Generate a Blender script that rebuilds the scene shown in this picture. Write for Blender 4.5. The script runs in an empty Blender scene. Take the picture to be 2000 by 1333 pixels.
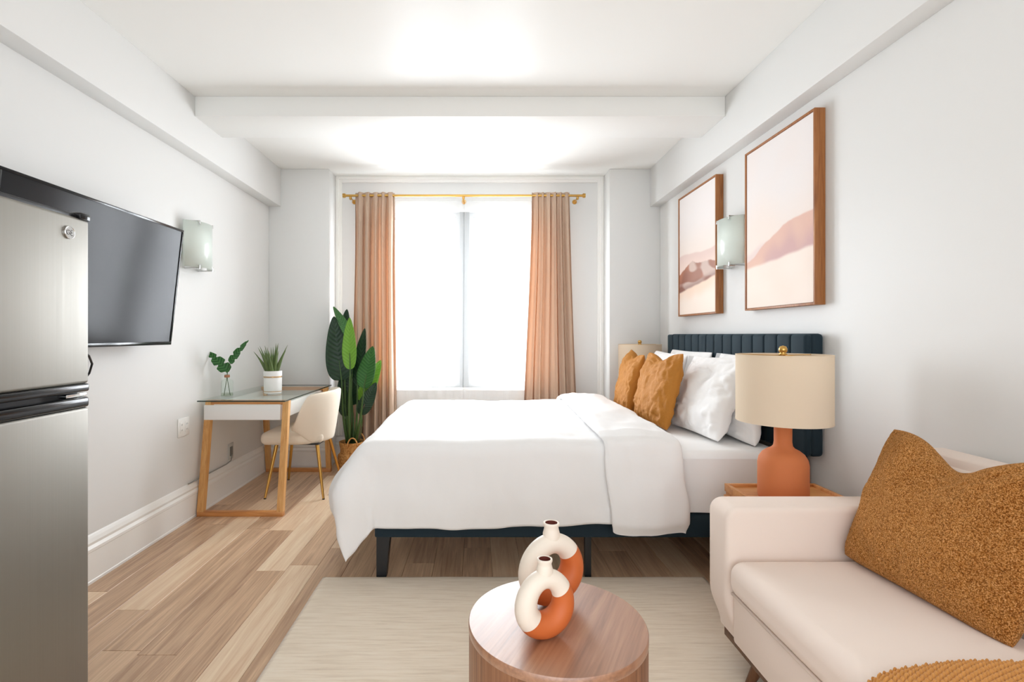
import bpy, bmesh, math, random
from mathutils import Vector, Matrix, noise
R = math.radians
S = bpy.context.scene
COL = S.collection
random.seed(7)

# ---------------------------------------------------------------- camera, world, light, exposure
# metres; X right, Y into the room, Z up; the camera stands at the origin, eye height 1.2
CEIL = 2.69
XL, XR = -1.877, 1.64          # side walls
YB, YW = 4.60, 4.84            # column fronts, window wall
YF = -2.2                      # rear wall left out behind the camera to let soft fill light in
cam = bpy.data.cameras.new('camera'); cam_o = bpy.data.objects.new('camera', cam); COL.objects.link(cam_o)
cam.lens = 18.0; cam.sensor_width = 36.0; cam.sensor_fit = 'HORIZONTAL'
cam.shift_x = 0.0335; cam.shift_y = -0.00625; cam.clip_start = 0.05
cam_o.location = (0, 0, 1.2); cam_o.rotation_euler = (R(90), 0, 0)
S.camera = cam_o

world = bpy.data.worlds.new('world'); S.world = world; world.use_nodes = True
bg = world.node_tree.nodes['Background']
bg.inputs[0].default_value = (0.89, 0.94, 1.0, 1); bg.inputs[1].default_value = 1.15  # even sky, also the added front fill through the open rear

def area(name, loc, rot, sx, sy, power, col=(1, 1, 1)):
    l = bpy.data.lights.new(name, 'AREA'); l.shape = 'RECTANGLE'; l.size = sx; l.size_y = sy
    l.energy = power; l.color = col
    o = bpy.data.objects.new(name, l); COL.objects.link(o); o.location = loc; o.rotation_euler = rot
    return o
# daylight outside the two windows
area('daylight_1', (-0.58, 5.12, 1.53), (R(-90), 0, 0), 0.9, 1.8, 38, (0.885, 0.94, 1.0))
area('daylight_2', (0.33, 5.12, 1.53), (R(-90), 0, 0), 0.9, 1.8, 38, (0.885, 0.94, 1.0))

vs = S.view_settings
vs.view_transform = 'Standard'; vs.look = 'None'; vs.gamma = 1.0; vs.use_curve_mapping = False
vs.exposure = 1.5
S.cycles.max_bounces = 14; S.cycles.diffuse_bounces = 7; S.cycles.glossy_bounces = 5
S.cycles.transmission_bounces = 8; S.cycles.transparent_max_bounces = 12
S.cycles.caustics_reflective = False; S.cycles.caustics_refractive = False
S.cycles.sample_clamp_indirect = 6.0

# ---------------------------------------------------------------- materials
def srgb(r, g, b):
    f = lambda c: (c / 12.92 if c <= 0.04045 else ((c + 0.055) / 1.055) ** 2.4)
    return (f(r / 255), f(g / 255), f(b / 255), 1.0)

def mat(name, col, rough=0.6, metal=0.0, spec=0.5, sheen=0.0, trans=0.0, ior=1.45, coat=0.0, bump=None, sheen_tint=None):
    m = bpy.data.materials.new(name); m.use_nodes = True
    nt = m.node_tree; p = nt.nodes['Principled BSDF']
    p.inputs['Base Color'].default_value = col
    p.inputs['Roughness'].default_value = rough
    p.inputs['Metallic'].default_value = metal
    p.inputs['Specular IOR Level'].default_value = spec
    p.inputs['IOR'].default_value = ior
    p.inputs['Transmission Weight'].default_value = trans
    p.inputs['Coat Weight'].default_value = coat
    if sheen:
        p.inputs['Sheen Weight'].default_value = sheen
        p.inputs['Sheen Roughness'].default_value = 0.4
        if sheen_tint: p.inputs['Sheen Tint'].default_value = sheen_tint
    if bump:                                     # (noise scale, strength, distance)
        tc = nt.nodes.new('ShaderNodeTexCoord'); n = nt.nodes.new('ShaderNodeTexNoise')
        n.inputs['Scale'].default_value = bump[0]; n.inputs['Detail'].default_value = 4
        b = nt.nodes.new('ShaderNodeBump'); b.inputs['Strength'].default_value = bump[1]; b.inputs['Distance'].default_value = bump[2]
        nt.links.new(tc.outputs['Object'], n.inputs['Vector']); nt.links.new(n.outputs['Fac'], b.inputs['Height'])
        nt.links.new(b.outputs['Normal'], p.inputs['Normal'])
    return m

def ramp(nt, stops, interp='LINEAR'):
    r = nt.nodes.new('ShaderNodeValToRGB'); cr = r.color_ramp; cr.interpolation = interp
    while len(cr.elements) < len(stops): cr.elements.new(0.5)
    for e, (p, c) in zip(cr.elements, stops): e.position = p; e.color = c
    return r

def math_node(nt, op, a=None, b=None):
    n = nt.nodes.new('ShaderNodeMath'); n.operation = op
    for i, v in enumerate((a, b)):
        if v is None: continue
        if isinstance(v, (int, float)): n.inputs[i].default_value = v
        else: nt.links.new(v, n.inputs[i])
    return n.outputs[0]

def wood(name, dark, mid, light, stretch=(30, 2, 30), rough=0.4, rand=0.0, bump=0.15, spec=0.5, contrast=(0.3, 0.5, 0.72)):
    """long grain along the axis whose stretch is small; rand mixes in a tone per object"""
    m = bpy.data.materials.new(name); m.use_nodes = True; nt = m.node_tree; L = nt.links
    p = nt.nodes['Principled BSDF']; p.inputs['Roughness'].default_value = rough; p.inputs['Specular IOR Level'].default_value = spec
    tc = nt.nodes.new('ShaderNodeTexCoord'); oi = nt.nodes.new('ShaderNodeObjectInfo')
    off = nt.nodes.new('ShaderNodeCombineXYZ')
    L.new(math_node(nt, 'MULTIPLY', oi.outputs['Random'], 37.0), off.inputs[0])
    L.new(math_node(nt, 'MULTIPLY', oi.outputs['Random'], 91.0), off.inputs[1])
    add = nt.nodes.new('ShaderNodeVectorMath'); add.operation = 'ADD'
    L.new(tc.outputs['Object'], add.inputs[0]); L.new(off.outputs[0], add.inputs[1])
    mp = nt.nodes.new('ShaderNodeMapping'); mp.inputs['Scale'].default_value = stretch
    L.new(add.outputs[0], mp.inputs['Vector'])
    n1 = nt.nodes.new('ShaderNodeTexNoise'); n1.inputs['Scale'].default_value = 1.0; n1.inputs['Detail'].default_value = 7
    n1.inputs['Roughness'].default_value = 0.62; n1.inputs['Distortion'].default_value = 1.1
    L.new(mp.outputs[0], n1.inputs['Vector'])
    mp2 = nt.nodes.new('ShaderNodeMapping'); mp2.inputs['Scale'].default_value = tuple(s * 4.5 if s > 6 else s * 1.6 for s in stretch)
    L.new(add.outputs[0], mp2.inputs['Vector'])
    n2 = nt.nodes.new('ShaderNodeTexNoise'); n2.inputs['Scale'].default_value = 1.0; n2.inputs['Detail'].default_value = 4
    L.new(mp2.outputs[0], n2.inputs['Vector'])
    f = math_node(nt, 'ADD', math_node(nt, 'MULTIPLY', n1.outputs['Fac'], 0.72), math_node(nt, 'MULTIPLY', n2.outputs['Fac'], 0.28))
    if rand:
        f = math_node(nt, 'ADD', f, math_node(nt, 'MULTIPLY', math_node(nt, 'SUBTRACT', oi.outputs['Random'], 0.5), rand))
    r = ramp(nt, [(contrast[0], dark), (contrast[1], mid), (contrast[2], light)])
    L.new(f, r.inputs['Fac']); L.new(r.outputs['Color'], p.inputs['Base Color'])
    b = nt.nodes.new('ShaderNodeBump'); b.inputs['Strength'].default_value = bump; b.inputs['Distance'].default_value = 0.002
    L.new(n2.outputs['Fac'], b.inputs['Height']); L.new(b.outputs['Normal'], p.inputs['Normal'])
    return m

M = {}
M['wall'] = mat('wall_paint', srgb(223, 223, 221), 0.45, spec=0.35, bump=(120, 0.03, 0.002))
M['ceil'] = mat('ceiling_paint', srgb(236, 236, 233), 0.34, spec=0.075)
M['trimw'] = mat('trim_paint', srgb(238, 237, 233), 0.35)
M['plank'] = wood('oak_plank', srgb(160, 126, 100), srgb(213, 179, 146), srgb(236, 214, 184), (30, 1.6, 30), 0.40, rand=0.36, bump=0.25, contrast=(0.2, 0.5, 0.8))
M['mullion'] = mat('mullion_shade_grey', srgb(150, 153, 153), 0.5); M['sash'] = mat('sash_paint', srgb(196, 198, 198), 0.5)  # mullion grey paints in the post's shade against the bright panes
M['subfloor'] = mat('subfloor', srgb(90, 68, 52), 0.8)
M['oak'] = wood('honey_oak', srgb(188, 128, 68), srgb(216, 162, 98), srgb(230, 184, 124), (26, 26, 2.5), 0.42)
M['oak_h'] = wood('honey_oak_flat', srgb(172, 106, 56), srgb(204, 140, 80), srgb(222, 166, 106), (2.5, 26, 26), 0.42)
M['frame'] = wood('walnut_frame', srgb(122, 70, 30), srgb(156, 98, 50), srgb(180, 122, 70), (40, 40, 3), 0.45)
M['walnut'] = wood('walnut_side', srgb(98, 62, 40), srgb(142, 97, 68), srgb(176, 130, 96), (34, 34, 0.8), 0.4)
M['walnut_top'] = wood('walnut_top', srgb(122, 80, 56), srgb(164, 116, 86), srgb(190, 144, 110), (1.6, 26, 26), 0.34, spec=0.6); M['walnut_top'].node_tree.nodes['Principled BSDF'].inputs['Coat Weight'].default_value = 1.0; M['walnut_top'].node_tree.nodes['Principled BSDF'].inputs['Coat Roughness'].default_value = 0.42; M['walnut_top'].node_tree.nodes['Principled BSDF'].inputs['Coat IOR'].default_value = 1.65
M['leg'] = wood('dark_walnut_leg', srgb(70, 42, 24), srgb(98, 62, 36), srgb(122, 80, 50), (30, 30, 3), 0.45)
M['white'] = mat('white_lacquer', srgb(244, 243, 241), 0.35)
M['brass'] = mat('brushed_brass', srgb(206, 164, 92), 0.28, metal=1.0)
M['gold'] = mat('gold_metal', srgb(205, 158, 84), 0.3, metal=1.0)
M['chrome'] = mat('chrome', srgb(225, 225, 225), 0.12, metal=1.0)
M['black'] = mat('black_gloss', (0.006, 0.006, 0.007, 1), 0.16)
M['blackm'] = mat('black_satin', (0.012, 0.012, 0.013, 1), 0.45)
M['screen'] = mat('tv_screen', (0.022, 0.022, 0.023, 1), 0.16, spec=0.10)
M['navy'] = mat('navy_velvet', srgb(24, 42, 52), 0.85, sheen=0.35, sheen_tint=srgb(110, 140, 150), bump=(300, 0.08, 0.002))
M['sheet'] = mat('white_cotton', srgb(246, 245, 244), 0.85, spec=0.2, sheen=0.1, bump=(350, 0.04, 0.001))
M['duvet'] = mat('white_duvet', srgb(238, 237, 236), 0.85, spec=0.2, sheen=0.1, bump=(14, 0.10, 0.012))
M['rust'] = mat('mustard_velvet', srgb(176, 114, 36), 0.75, sheen=0.2, sheen_tint=srgb(230, 170, 80), bump=(34, 0.55, 0.010))
M['terra'] = mat('terracotta', srgb(200, 116, 68), 0.75, bump=(160, 0.08, 0.001))
M['finial'] = M['brass']
M['sofa'] = mat('blush_fabric', srgb(236, 221, 210), 0.9, spec=0.2, sheen=0.3, sheen_tint=srgb(255, 240, 230), bump=(420, 0.12, 0.001))
M['cream'] = mat('cream_velvet', srgb(232, 220, 202), 0.85, spec=0.2, sheen=0.4, bump=(300, 0.06, 0.001))
M['pot'] = mat('white_ceramic', srgb(240, 239, 237), 0.5)
M['soil'] = mat('dark_soil', srgb(52, 38, 30), 0.95, bump=(90, 0.8, 0.01))
M['stem'] = mat('green_stem', srgb(66, 94, 46), 0.5)
M['stem2'] = mat('brown_stem', srgb(86, 62, 50), 0.6)
M['cork'] = mat('cork', srgb(168, 118, 88), 0.85)
M['plastic'] = mat('white_plastic', srgb(240, 240, 238), 0.4)
M['slot'] = mat('socket_slot', srgb(120, 120, 118), 0.6)
M['winpane'] = None
M['sconce'] = mat('frosted_green_glass', srgb(228, 238, 230), 0.3, trans=0.12, coat=0.4)

def leaf_mat(name, a, b, rough=0.35, vein=90.0):
    m = mat(name, a, rough); nt = m.node_tree; p = nt.nodes['Principled BSDF']; L = nt.links
    at = nt.nodes.new('ShaderNodeAttribute'); at.attribute_name = 'leafuv'
    sep = nt.nodes.new('ShaderNodeSeparateXYZ'); L.new(at.outputs['Vector'], sep.inputs[0])
    w = math_node(nt, 'SINE', math_node(nt, 'MULTIPLY', math_node(nt, 'ADD', sep.outputs[1], math_node(nt, 'MULTIPLY', math_node(nt, 'ABSOLUTE', sep.outputs[0]), -0.12)), vein))
    r = ramp(nt, [(0.2, a), (1.0, b)]); L.new(math_node(nt, 'ADD', math_node(nt, 'MULTIPLY', w, 0.5), 0.5), r.inputs['Fac'])
    L.new(r.outputs['Color'], p.inputs['Base Color'])
    bp = nt.nodes.new('ShaderNodeBump'); bp.inputs['Strength'].default_value = 0.35; bp.inputs['Distance'].default_value = 0.003
    L.new(w, bp.inputs['Height']); L.new(bp.outputs['Normal'], p.inputs['Normal'])
    tr = nt.nodes.new('ShaderNodeBsdfTranslucent'); tr.inputs[0].default_value = b
    mx = nt.nodes.new('ShaderNodeMixShader'); mx.inputs[0].default_value = 0.18
    out = nt.nodes['Material Output']
    L.new(p.outputs[0], mx.inputs[1]); L.new(tr.outputs[0], mx.inputs[2]); L.new(mx.outputs[0], out.inputs['Surface'])
    return m
M['leaf_dark'] = leaf_mat('leaf_dark', srgb(26, 54, 32), srgb(33, 64, 37))
M['leaf_mid'] = leaf_mat('leaf_mid', srgb(50, 100, 48), srgb(70, 122, 60))
M['leaf_light'] = leaf_mat('leaf_light', srgb(112, 164, 52), srgb(126, 176, 60))
M['leaf_sprig'] = leaf_mat('leaf_sprig', srgb(30, 84, 34), srgb(70, 132, 62), vein=60)
M['aloe'] = mat('aloe_green', srgb(92, 112, 62), 0.5, bump=(60, 0.2, 0.003))

def cloth_trans(name, col, tcol, f_trans, f_clear=0.0, bump=None):
    m = mat(name, col, 0.85, spec=0.15, bump=bump); nt = m.node_tree; L = nt.links
    p = nt.nodes['Principled BSDF']; out = nt.nodes['Material Output']
    tr = nt.nodes.new('ShaderNodeBsdfTranslucent'); tr.inputs[0].default_value = tcol
    mx = nt.nodes.new('ShaderNodeMixShader'); mx.inputs[0].default_value = f_trans
    L.new(p.outputs[0], mx.inputs[1]); L.new(tr.outputs[0], mx.inputs[2]); last = mx
    if f_clear:
        cl = nt.nodes.new('ShaderNodeBsdfTransparent'); m2 = nt.nodes.new('ShaderNodeMixShader'); m2.inputs[0].default_value = f_clear
        L.new(mx.outputs[0], m2.inputs[1]); L.new(cl.outputs[0], m2.inputs[2]); last = m2
    L.new(last.outputs[0], out.inputs['Surface'])
    return m
M['curtain'] = cloth_trans('taupe_curtain', srgb(190, 169, 150), srgb(214, 140, 92), 0.07, bump=(200, 0.1, 0.002))
M['sheer'] = cloth_trans('white_sheer', srgb(248, 248, 248), srgb(250, 250, 250), 0.2, 0.76)
M['shade'] = cloth_trans('linen_shade', srgb(240, 227, 205), srgb(245, 228, 208), 0.3, bump=(500, 0.1, 0.001))

def pane_mat():
    m = bpy.data.materials.new('window_glass'); m.use_nodes = True; nt = m.node_tree; L = nt.links
    nt.nodes.remove(nt.nodes['Principled BSDF'])
    t = nt.nodes.new('ShaderNodeBsdfTransparent'); g = nt.nodes.new('ShaderNodeBsdfGlossy'); g.inputs['Roughness'].default_value = 0.02
    mx = nt.nodes.new('ShaderNodeMixShader'); mx.inputs[0].default_value = 0.06
    L.new(t.outputs[0], mx.inputs[1]); L.new(g.outputs[0], mx.inputs[2]); L.new(mx.outputs[0], nt.nodes['Material Output'].inputs['Surface'])
    return m
M['winpane'] = pane_mat()

def desk_glass(name='desk_glass', tint=(0.96, 0.985, 0.97, 1)):
    m = bpy.data.materials.new(name); m.use_nodes = True; nt = m.node_tree; L = nt.links
    nt.nodes.remove(nt.nodes['Principled BSDF'])
    t = nt.nodes.new('ShaderNodeBsdfTransparent'); t.inputs[0].default_value = tint
    g = nt.nodes.new('ShaderNodeBsdfGlossy'); g.inputs['Roughness'].default_value = 0.01
    lw = nt.nodes.new('ShaderNodeLayerWeight'); lw.inputs[0].default_value = 0.5
    mx = nt.nodes.new('ShaderNodeMixShader')
    gm = nt.nodes.new('ShaderNodeNewGeometry')        # one reflection per sheet: outer faces only
    k = math_node(nt, 'ADD', math_node(nt, 'MULTIPLY', math_node(nt, 'POWER', lw.outputs['Facing'], 5.0), 0.6), 0.04)
    L.new(math_node(nt, 'MULTIPLY', k, math_node(nt, 'SUBTRACT', 1.0, gm.outputs['Backfacing'])), mx.inputs[0])
    L.new(t.outputs[0], mx.inputs[1]); L.new(g.outputs[0], mx.inputs[2]); L.new(mx.outputs[0], nt.nodes['Material Output'].inputs['Surface'])
    return m
M['deskglass'] = desk_glass(); M['glass'] = desk_glass('bottle_glass', (0.97, 0.985, 0.97, 1))
M['glassedge'] = mat('dark_glass_edge', srgb(40, 58, 54), 0.15)

def steel():
    m = mat('brushed_steel', srgb(150, 147, 140), 0.3, metal=1.0); nt = m.node_tree; L = nt.links; p = nt.nodes['Principled BSDF']
    tc = nt.nodes.new('ShaderNodeTexCoord'); mp = nt.nodes.new('ShaderNodeMapping'); mp.inputs['Scale'].default_value = (4, 260, 1.2)
    n = nt.nodes.new('ShaderNodeTexNoise'); n.inputs['Scale'].default_value = 1.0; n.inputs['Detail'].default_value = 3
    L.new(tc.outputs['Object'], mp.inputs['Vector']); L.new(mp.outputs[0], n.inputs['Vector'])
    r = ramp(nt, [(0.3, (0.46, 0.46, 0.46, 1)), (0.7, (0.52, 0.52, 0.52, 1))]); L.new(n.outputs['Fac'], r.inputs['Fac'])
    L.new(r.outputs['Color'], p.inputs['Roughness'])
    b = nt.nodes.new('ShaderNodeBump'); b.inputs['Strength'].default_value = 0.02; b.inputs['Distance'].default_value = 0.0001
    L.new(n.outputs['Fac'], b.inputs['Height']); L.new(b.outputs['Normal'], p.inputs['Normal'])
    return m
M['steel'] = steel()

def rug_mat():
    m = mat('rug_pile', srgb(220, 210, 194), 0.95, spec=0.1, sheen=0.2); nt = m.node_tree; L = nt.links; p = nt.nodes['Principled BSDF']
    tc = nt.nodes.new('ShaderNodeTexCoord'); mp = nt.nodes.new('ShaderNodeMapping'); mp.inputs['Scale'].default_value = (5, 85, 1)
    n = nt.nodes.new('ShaderNodeTexNoise'); n.inputs['Scale'].default_value = 1.0; n.inputs['Detail'].default_value = 5; n.inputs['Roughness'].default_value = 0.65
    L.new(tc.outputs['Object'], mp.inputs['Vector']); L.new(mp.outputs[0], n.inputs['Vector'])
    r = ramp(nt, [(0.25, srgb(220, 204, 182)), (0.5, srgb(240, 226, 206)), (0.75, srgb(247, 236, 219))]); L.new(n.outputs['Fac'], r.inputs['Fac'])
    L.new(r.outputs['Color'], p.inputs['Base Color'])
    b = nt.nodes.new('ShaderNodeBump'); b.inputs['Strength'].default_value = 0.35; b.inputs['Distance'].default_value = 0.003
    L.new(n.outputs['Fac'], b.inputs['Height']); L.new(b.outputs['Normal'], p.inputs['Normal'])
    return m
M['rug'] = rug_mat()

def boucle():
    m = mat('boucle_wool', srgb(190, 128, 62), 0.95, spec=0.1, sheen=0.4, sheen_tint=srgb(240, 200, 140)); nt = m.node_tree; L = nt.links; p = nt.nodes['Principled BSDF']
    tc = nt.nodes.new('ShaderNodeTexCoord')
    v = nt.nodes.new('ShaderNodeTexVoronoi'); v.inputs['Scale'].default_value = 300
    n = nt.nodes.new('ShaderNodeTexNoise'); n.inputs['Scale'].default_value = 210; n.inputs['Detail'].default_value = 3; n.inputs['Distortion'].default_value = 1.5
    for t in (v, n): L.new(tc.outputs['Object'], t.inputs['Vector'])
    f = math_node(nt, 'ADD', math_node(nt, 'MULTIPLY', v.outputs['Distance'], -0.5), n.outputs['Fac'])
    r = ramp(nt, [(0.08, srgb(128, 72, 24)), (0.3, srgb(194, 130, 66)), (0.52, srgb(236, 178, 116))]); L.new(f, r.inputs['Fac'])
    L.new(r.outputs['Color'], p.inputs['Base Color'])
    b = nt.nodes.new('ShaderNodeBump'); b.inputs['Strength'].default_value = 0.9; b.inputs['Distance'].default_value = 0.006
    L.new(f, b.inputs['Height']); L.new(b.outputs['Normal'], p.inputs['Normal'])
    return m
M['boucle'] = boucle()
M['knit'] = mat('knit_wool', srgb(206, 148, 84), 0.95, spec=0.1, sheen=0.3, bump=(400, 0.3, 0.001))

def basket_mat():
    m = mat('seagrass', srgb(198, 146, 84), 0.85); nt = m.node_tree; L = nt.links; p = nt.nodes['Principled BSDF']
    tc = nt.nodes.new('ShaderNodeTexCoord'); n = nt.nodes.new('ShaderNodeTexNoise'); n.inputs['Scale'].default_value = 60
    L.new(tc.outputs['Object'], n.inputs['Vector'])
    r = ramp(nt, [(0.3, srgb(158, 104, 52)), (0.6, srgb(208, 156, 92))]); L.new(n.outputs['Fac'], r.inputs['Fac']); L.new(r.outputs['Color'], p.inputs['Base Color'])
    return m
M['basket'] = basket_mat()

def vase_mat(name, k, c):
    m = mat(name, srgb(238, 228, 214), 0.5); nt = m.node_tree; L = nt.links; p = nt.nodes['Principled BSDF']
    tc = nt.nodes.new('ShaderNodeTexCoord'); sp = nt.nodes.new('ShaderNodeSeparateXYZ'); L.new(tc.outputs['Object'], sp.inputs[0])
    f = math_node(nt, 'SUBTRACT', math_node(nt, 'SUBTRACT', sp.outputs[2], math_node(nt, 'MULTIPLY', sp.outputs[0], k)), c)
    g = math_node(nt, 'GREATER_THAN', f, 0.0)
    mx = nt.nodes.new('ShaderNodeMix'); mx.data_type = 'RGBA'
    mx.inputs['A'].default_value = srgb(204, 106, 52); mx.inputs['B'].default_value = srgb(240, 229, 215)
    L.new(g, mx.inputs['Factor']); L.new(mx.outputs['Result'], p.inputs['Base Color'])
    return m
M['vase_in'] = mat('vase_inside', srgb(110, 48, 36), 0.7)

# ---------------------------------------------------------------- builders
ORG = {}
def org(o):
    return ORG.get(o.name, Vector((0, 0, 0)))

def put(name, verts, faces, m, parent=None, smooth=False, local=False, auto=None):
    """one mesh object; verts in world metres unless local=True (then in the parent's frame)"""
    verts = [Vector(v) for v in verts]
    me = bpy.data.meshes.new(name)
    if parent is not None:
        o_ = Vector((0, 0, 0)) if local else org(parent); loc = Vector((0, 0, 0))
    elif local:
        o_ = Vector((0, 0, 0)); loc = o_
    else:
        xs = [v.x for v in verts]; ys = [v.y for v in verts]; zs = [v.z for v in verts]
        o_ = Vector(((min(xs) + max(xs)) / 2, (min(ys) + max(ys)) / 2, min(zs))); loc = o_
    me.from_pydata([tuple(v - o_) for v in verts], [], faces)
    me.materials.append(m); me.validate()
    bm = bmesh.new(); bm.from_mesh(me); bmesh.ops.recalc_face_normals(bm, faces=bm.faces); bm.to_mesh(me); bm.free()
    if smooth: me.polygons.foreach_set('use_smooth', [True] * len(me.polygons))
    o = bpy.data.objects.new(name, me); COL.objects.link(o); o.location = loc
    if parent is not None: o.parent = parent
    ORG[o.name] = o_
    if auto is not None: sharp(o, auto)
    return o

def sharp(o, deg):
    me = o.data
    me.polygons.foreach_set('use_smooth', [True] * len(me.polygons))
    bm = bmesh.new(); bm.from_mesh(me)
    for e in bm.edges:
        if len(e.link_faces) == 2: e.smooth = e.calc_face_angle(0) < R(deg)
    bm.to_mesh(me); bm.free()

def thing(name, label, cat, loc, rot=(0, 0, 0), group=None):
    o = bpy.data.objects.new(name, None); COL.objects.link(o); o.empty_display_size = 0.1
    o.location = loc; o.rotation_euler = rot; ORG[o.name] = Vector(loc)
    return tag(o, label, cat, group)

def tag(o, label, cat, group=None, kind=None):
    o['label'] = label; o['category'] = cat
    if group: o['group'] = group
    if kind: o['kind'] = kind
    return o

def struct(o, label, cat):
    return tag(o, label, cat, kind='structure')

def geo_box(x0, x1, y0, y1, z0, z1, bevel=0.0, seg=2):
    bm = bmesh.new(); bmesh.ops.create_cube(bm, size=1.0)
    for v in bm.verts:
        v.co = Vector((x0 + (v.co.x + .5) * (x1 - x0), y0 + (v.co.y + .5) * (y1 - y0), z0 + (v.co.z + .5) * (z1 - z0)))
    if bevel: bmesh.ops.bevel(bm, geom=list(bm.edges), offset=bevel, segments=seg, profile=0.5, affect='EDGES', clamp_overlap=True)
    return out_bm(bm)

def out_bm(bm):
    bm.verts.index_update()
    vs_ = [v.co.copy() for v in bm.verts]; fs = [[v.index for v in f.verts] for f in bm.faces]; bm.free()
    return vs_, fs

def box(name, x0, x1, y0, y1, z0, z1, m, parent=None, bevel=0.0, seg=2, local=False):
    v, f = geo_box(x0, x1, y0, y1, z0, z1, bevel, seg)
    return put(name, v, f, m, parent, local=local, auto=(40 if bevel else None))

def join(*geos):
    V, F = [], []
    for v, f in geos:
        n = len(V); V += list(v); F += [[i + n for i in q] for q in f]
    return V, F

def prism(poly, axis, a, b, bevel=0.0):
    """extrude a 2-D outline along an axis: axis 0 -> (y,z), 1 -> (x,z), 2 -> (x,y)"""
    def P(p, t):
        return Vector((t, p[0], p[1])) if axis == 0 else Vector((p[0], t, p[1])) if axis == 1 else Vector((p[0], p[1], t))
    n = len(poly)
    V = [P(p, a) for p in poly] + [P(p, b) for p in poly]
    F = [list(range(n))[::-1], list(range(n, 2 * n))] + [[i, (i + 1) % n, n + (i + 1) % n, n + i] for i in range(n)]
    if bevel:
        bm = bmesh.new(); vv = [bm.verts.new(v) for v in V]
        for q in F: bm.faces.new([vv[i] for i in q])
        bmesh.ops.recalc_face_normals(bm, faces=bm.faces)
        bmesh.ops.bevel(bm, geom=list(bm.edges), offset=bevel, segments=2, profile=0.5, affect='EDGES', clamp_overlap=True)
        return out_bm(bm)
    return V, F

def lathe(profile, seg=40, c=(0, 0, 0), closed=False):
    """profile [(r, z)] turned round Z; r = 0 ends become poles"""
    V, F, rings = [], [], []
    for r, z in profile:
        if r < 1e-6:
            rings.append([len(V)]); V.append(Vector((c[0], c[1], c[2] + z)))
        else:
            rings.append(list(range(len(V), len(V) + seg)))
            for i in range(seg):
                a = 2 * math.pi * i / seg; V.append(Vector((c[0] + r * math.cos(a), c[1] + r * math.sin(a), c[2] + z)))
    pairs = list(zip(rings, rings[1:])) + ([(rings[-1], rings[0])] if closed else [])
    for A, B in pairs:
        if len(A) == 1 and len(B) == 1: continue
        for i in range(seg):
            j = (i + 1) % seg
            if len(A) == 1: F.append([A[0], B[i], B[j]])
            elif len(B) == 1: F.append([A[i], A[j], B[0]])
            else: F.append([A[i], A[j], B[j], B[i]])
    return V, F

def tube(pts, radii, seg=10, closed=False, caps=True):
    pts = [Vector(p) for p in pts]; n = len(pts)
    if isinstance(radii, (int, float)): radii = [radii] * n
    V, F = [], []; up = None
    for i, p in enumerate(pts):
        if closed: t = pts[(i + 1) % n] - pts[i - 1]
        else: t = pts[min(i + 1, n - 1)] - pts[max(i - 1, 0)]
        t.normalize()
        if up is None:
            up = Vector((0, 0, 1)) if abs(t.z) < 0.9 else Vector((0, 1, 0))
        a = t.cross(up); a.normalize(); b = a.cross(t); up = b
        for k in range(seg):
            w = 2 * math.pi * k / seg; V.append(p + (a * math.cos(w) + b * math.sin(w)) * radii[i])
    for i in range(n if closed else n - 1):
        j = (i + 1) % n
        for k in range(seg):
            l = (k + 1) % seg; F.append([i * seg + k, i * seg + l, j * seg + l, j * seg + k])
    if caps and not closed:
        F.append(list(range(seg))[::-1]); F.append(list(range((n - 1) * seg, n * seg)))
    return V, F

def grid(fn, nu, nv, cu=False, cv=False):
    V = [Vector(fn(i / (nu if cu else nu - 1), j / (nv if cv else nv - 1))) for i in range(nu) for j in range(nv)]
    F = []
    for i in range(nu if cu else nu - 1):
        for j in range(nv if cv else nv - 1):
            a, b = (i + 1) % nu, (j + 1) % nv
            F.append([i * nv + j, a * nv + j, a * nv + b, i * nv + b])
    return V, F

def solid(o, t, offset=-1.0):
    md = o.modifiers.new('thickness', 'SOLIDIFY'); md.thickness = t; md.offset = offset; return o
def subsurf(o, n=1):
    md = o.modifiers.new('smooth', 'SUBSURF'); md.levels = n; md.render_levels = n; return o

def nz(x, y, z=0.0): return noise.noise(Vector((x, y, z)))
def sm(a, b, x):
    t = min(1, max(0, (x - a) / (b - a))); return t * t * (3 - 2 * t)
def lerp_tab(tab, x):
    if x <= tab[0][0]: return tab[0][1]
    for (a, p), (b, q) in zip(tab, tab[1:]):
        if x <= b: return p + (q - p) * (x - a) / (b - a)
    return tab[-1][1]

def copy_tree(o, parent=None):
    c = o.copy(); COL.objects.link(c); c.parent = parent
    for ch in list(o.children): copy_tree(ch, c)
    return c

# ---------------------------------------------------------------- the room
fl = struct(box('floor', XL - .1, XR + .1, YF, YW + .1, -0.10, -0.006, M['subfloor']), 'floor of wide oak planks running towards the window', 'floor')
PW, PL = 0.15, 1.22
plank_mesh = {}
def plank(x0, y0, length):
    key = round(length, 3)
    if key not in plank_mesh:
        w, g = PW - .0012, .0012
        v = [(-w/2, 0, -.006), (w/2, 0, -.006), (w/2, length - .0012, -.006), (-w/2, length - .0012, -.006),
             (-w/2 + g, g, 0), (w/2 - g, g, 0), (w/2 - g, length - .0012 - g, 0), (-w/2 + g, length - .0012 - g, 0)]
        # a little below and inside: chamfered top edges
        v2 = [(a, b, -.0014) for a, b, _ in v[:4]]
        V = v[:4] + v2 + v[4:]
        F = [[3, 2, 1, 0], [8, 9, 10, 11]]
        for k in range(4):
            n = (k + 1) % 4
            F += [[k, n, 4 + n, 4 + k], [4 + k, 4 + n, 8 + n, 8 + k]]
        me = bpy.data.meshes.new('plank'); me.from_pydata(V, [], F); me.materials.append(M['plank']); me.update(); plank_mesh[key] = me
    o = bpy.data.objects.new('plank', plank_mesh[key]); COL.objects.link(o); o.parent = fl
    o.location = Vector((x0 + PW / 2, y0, 0)) - org(fl)
rnd = random.Random(3)
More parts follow.
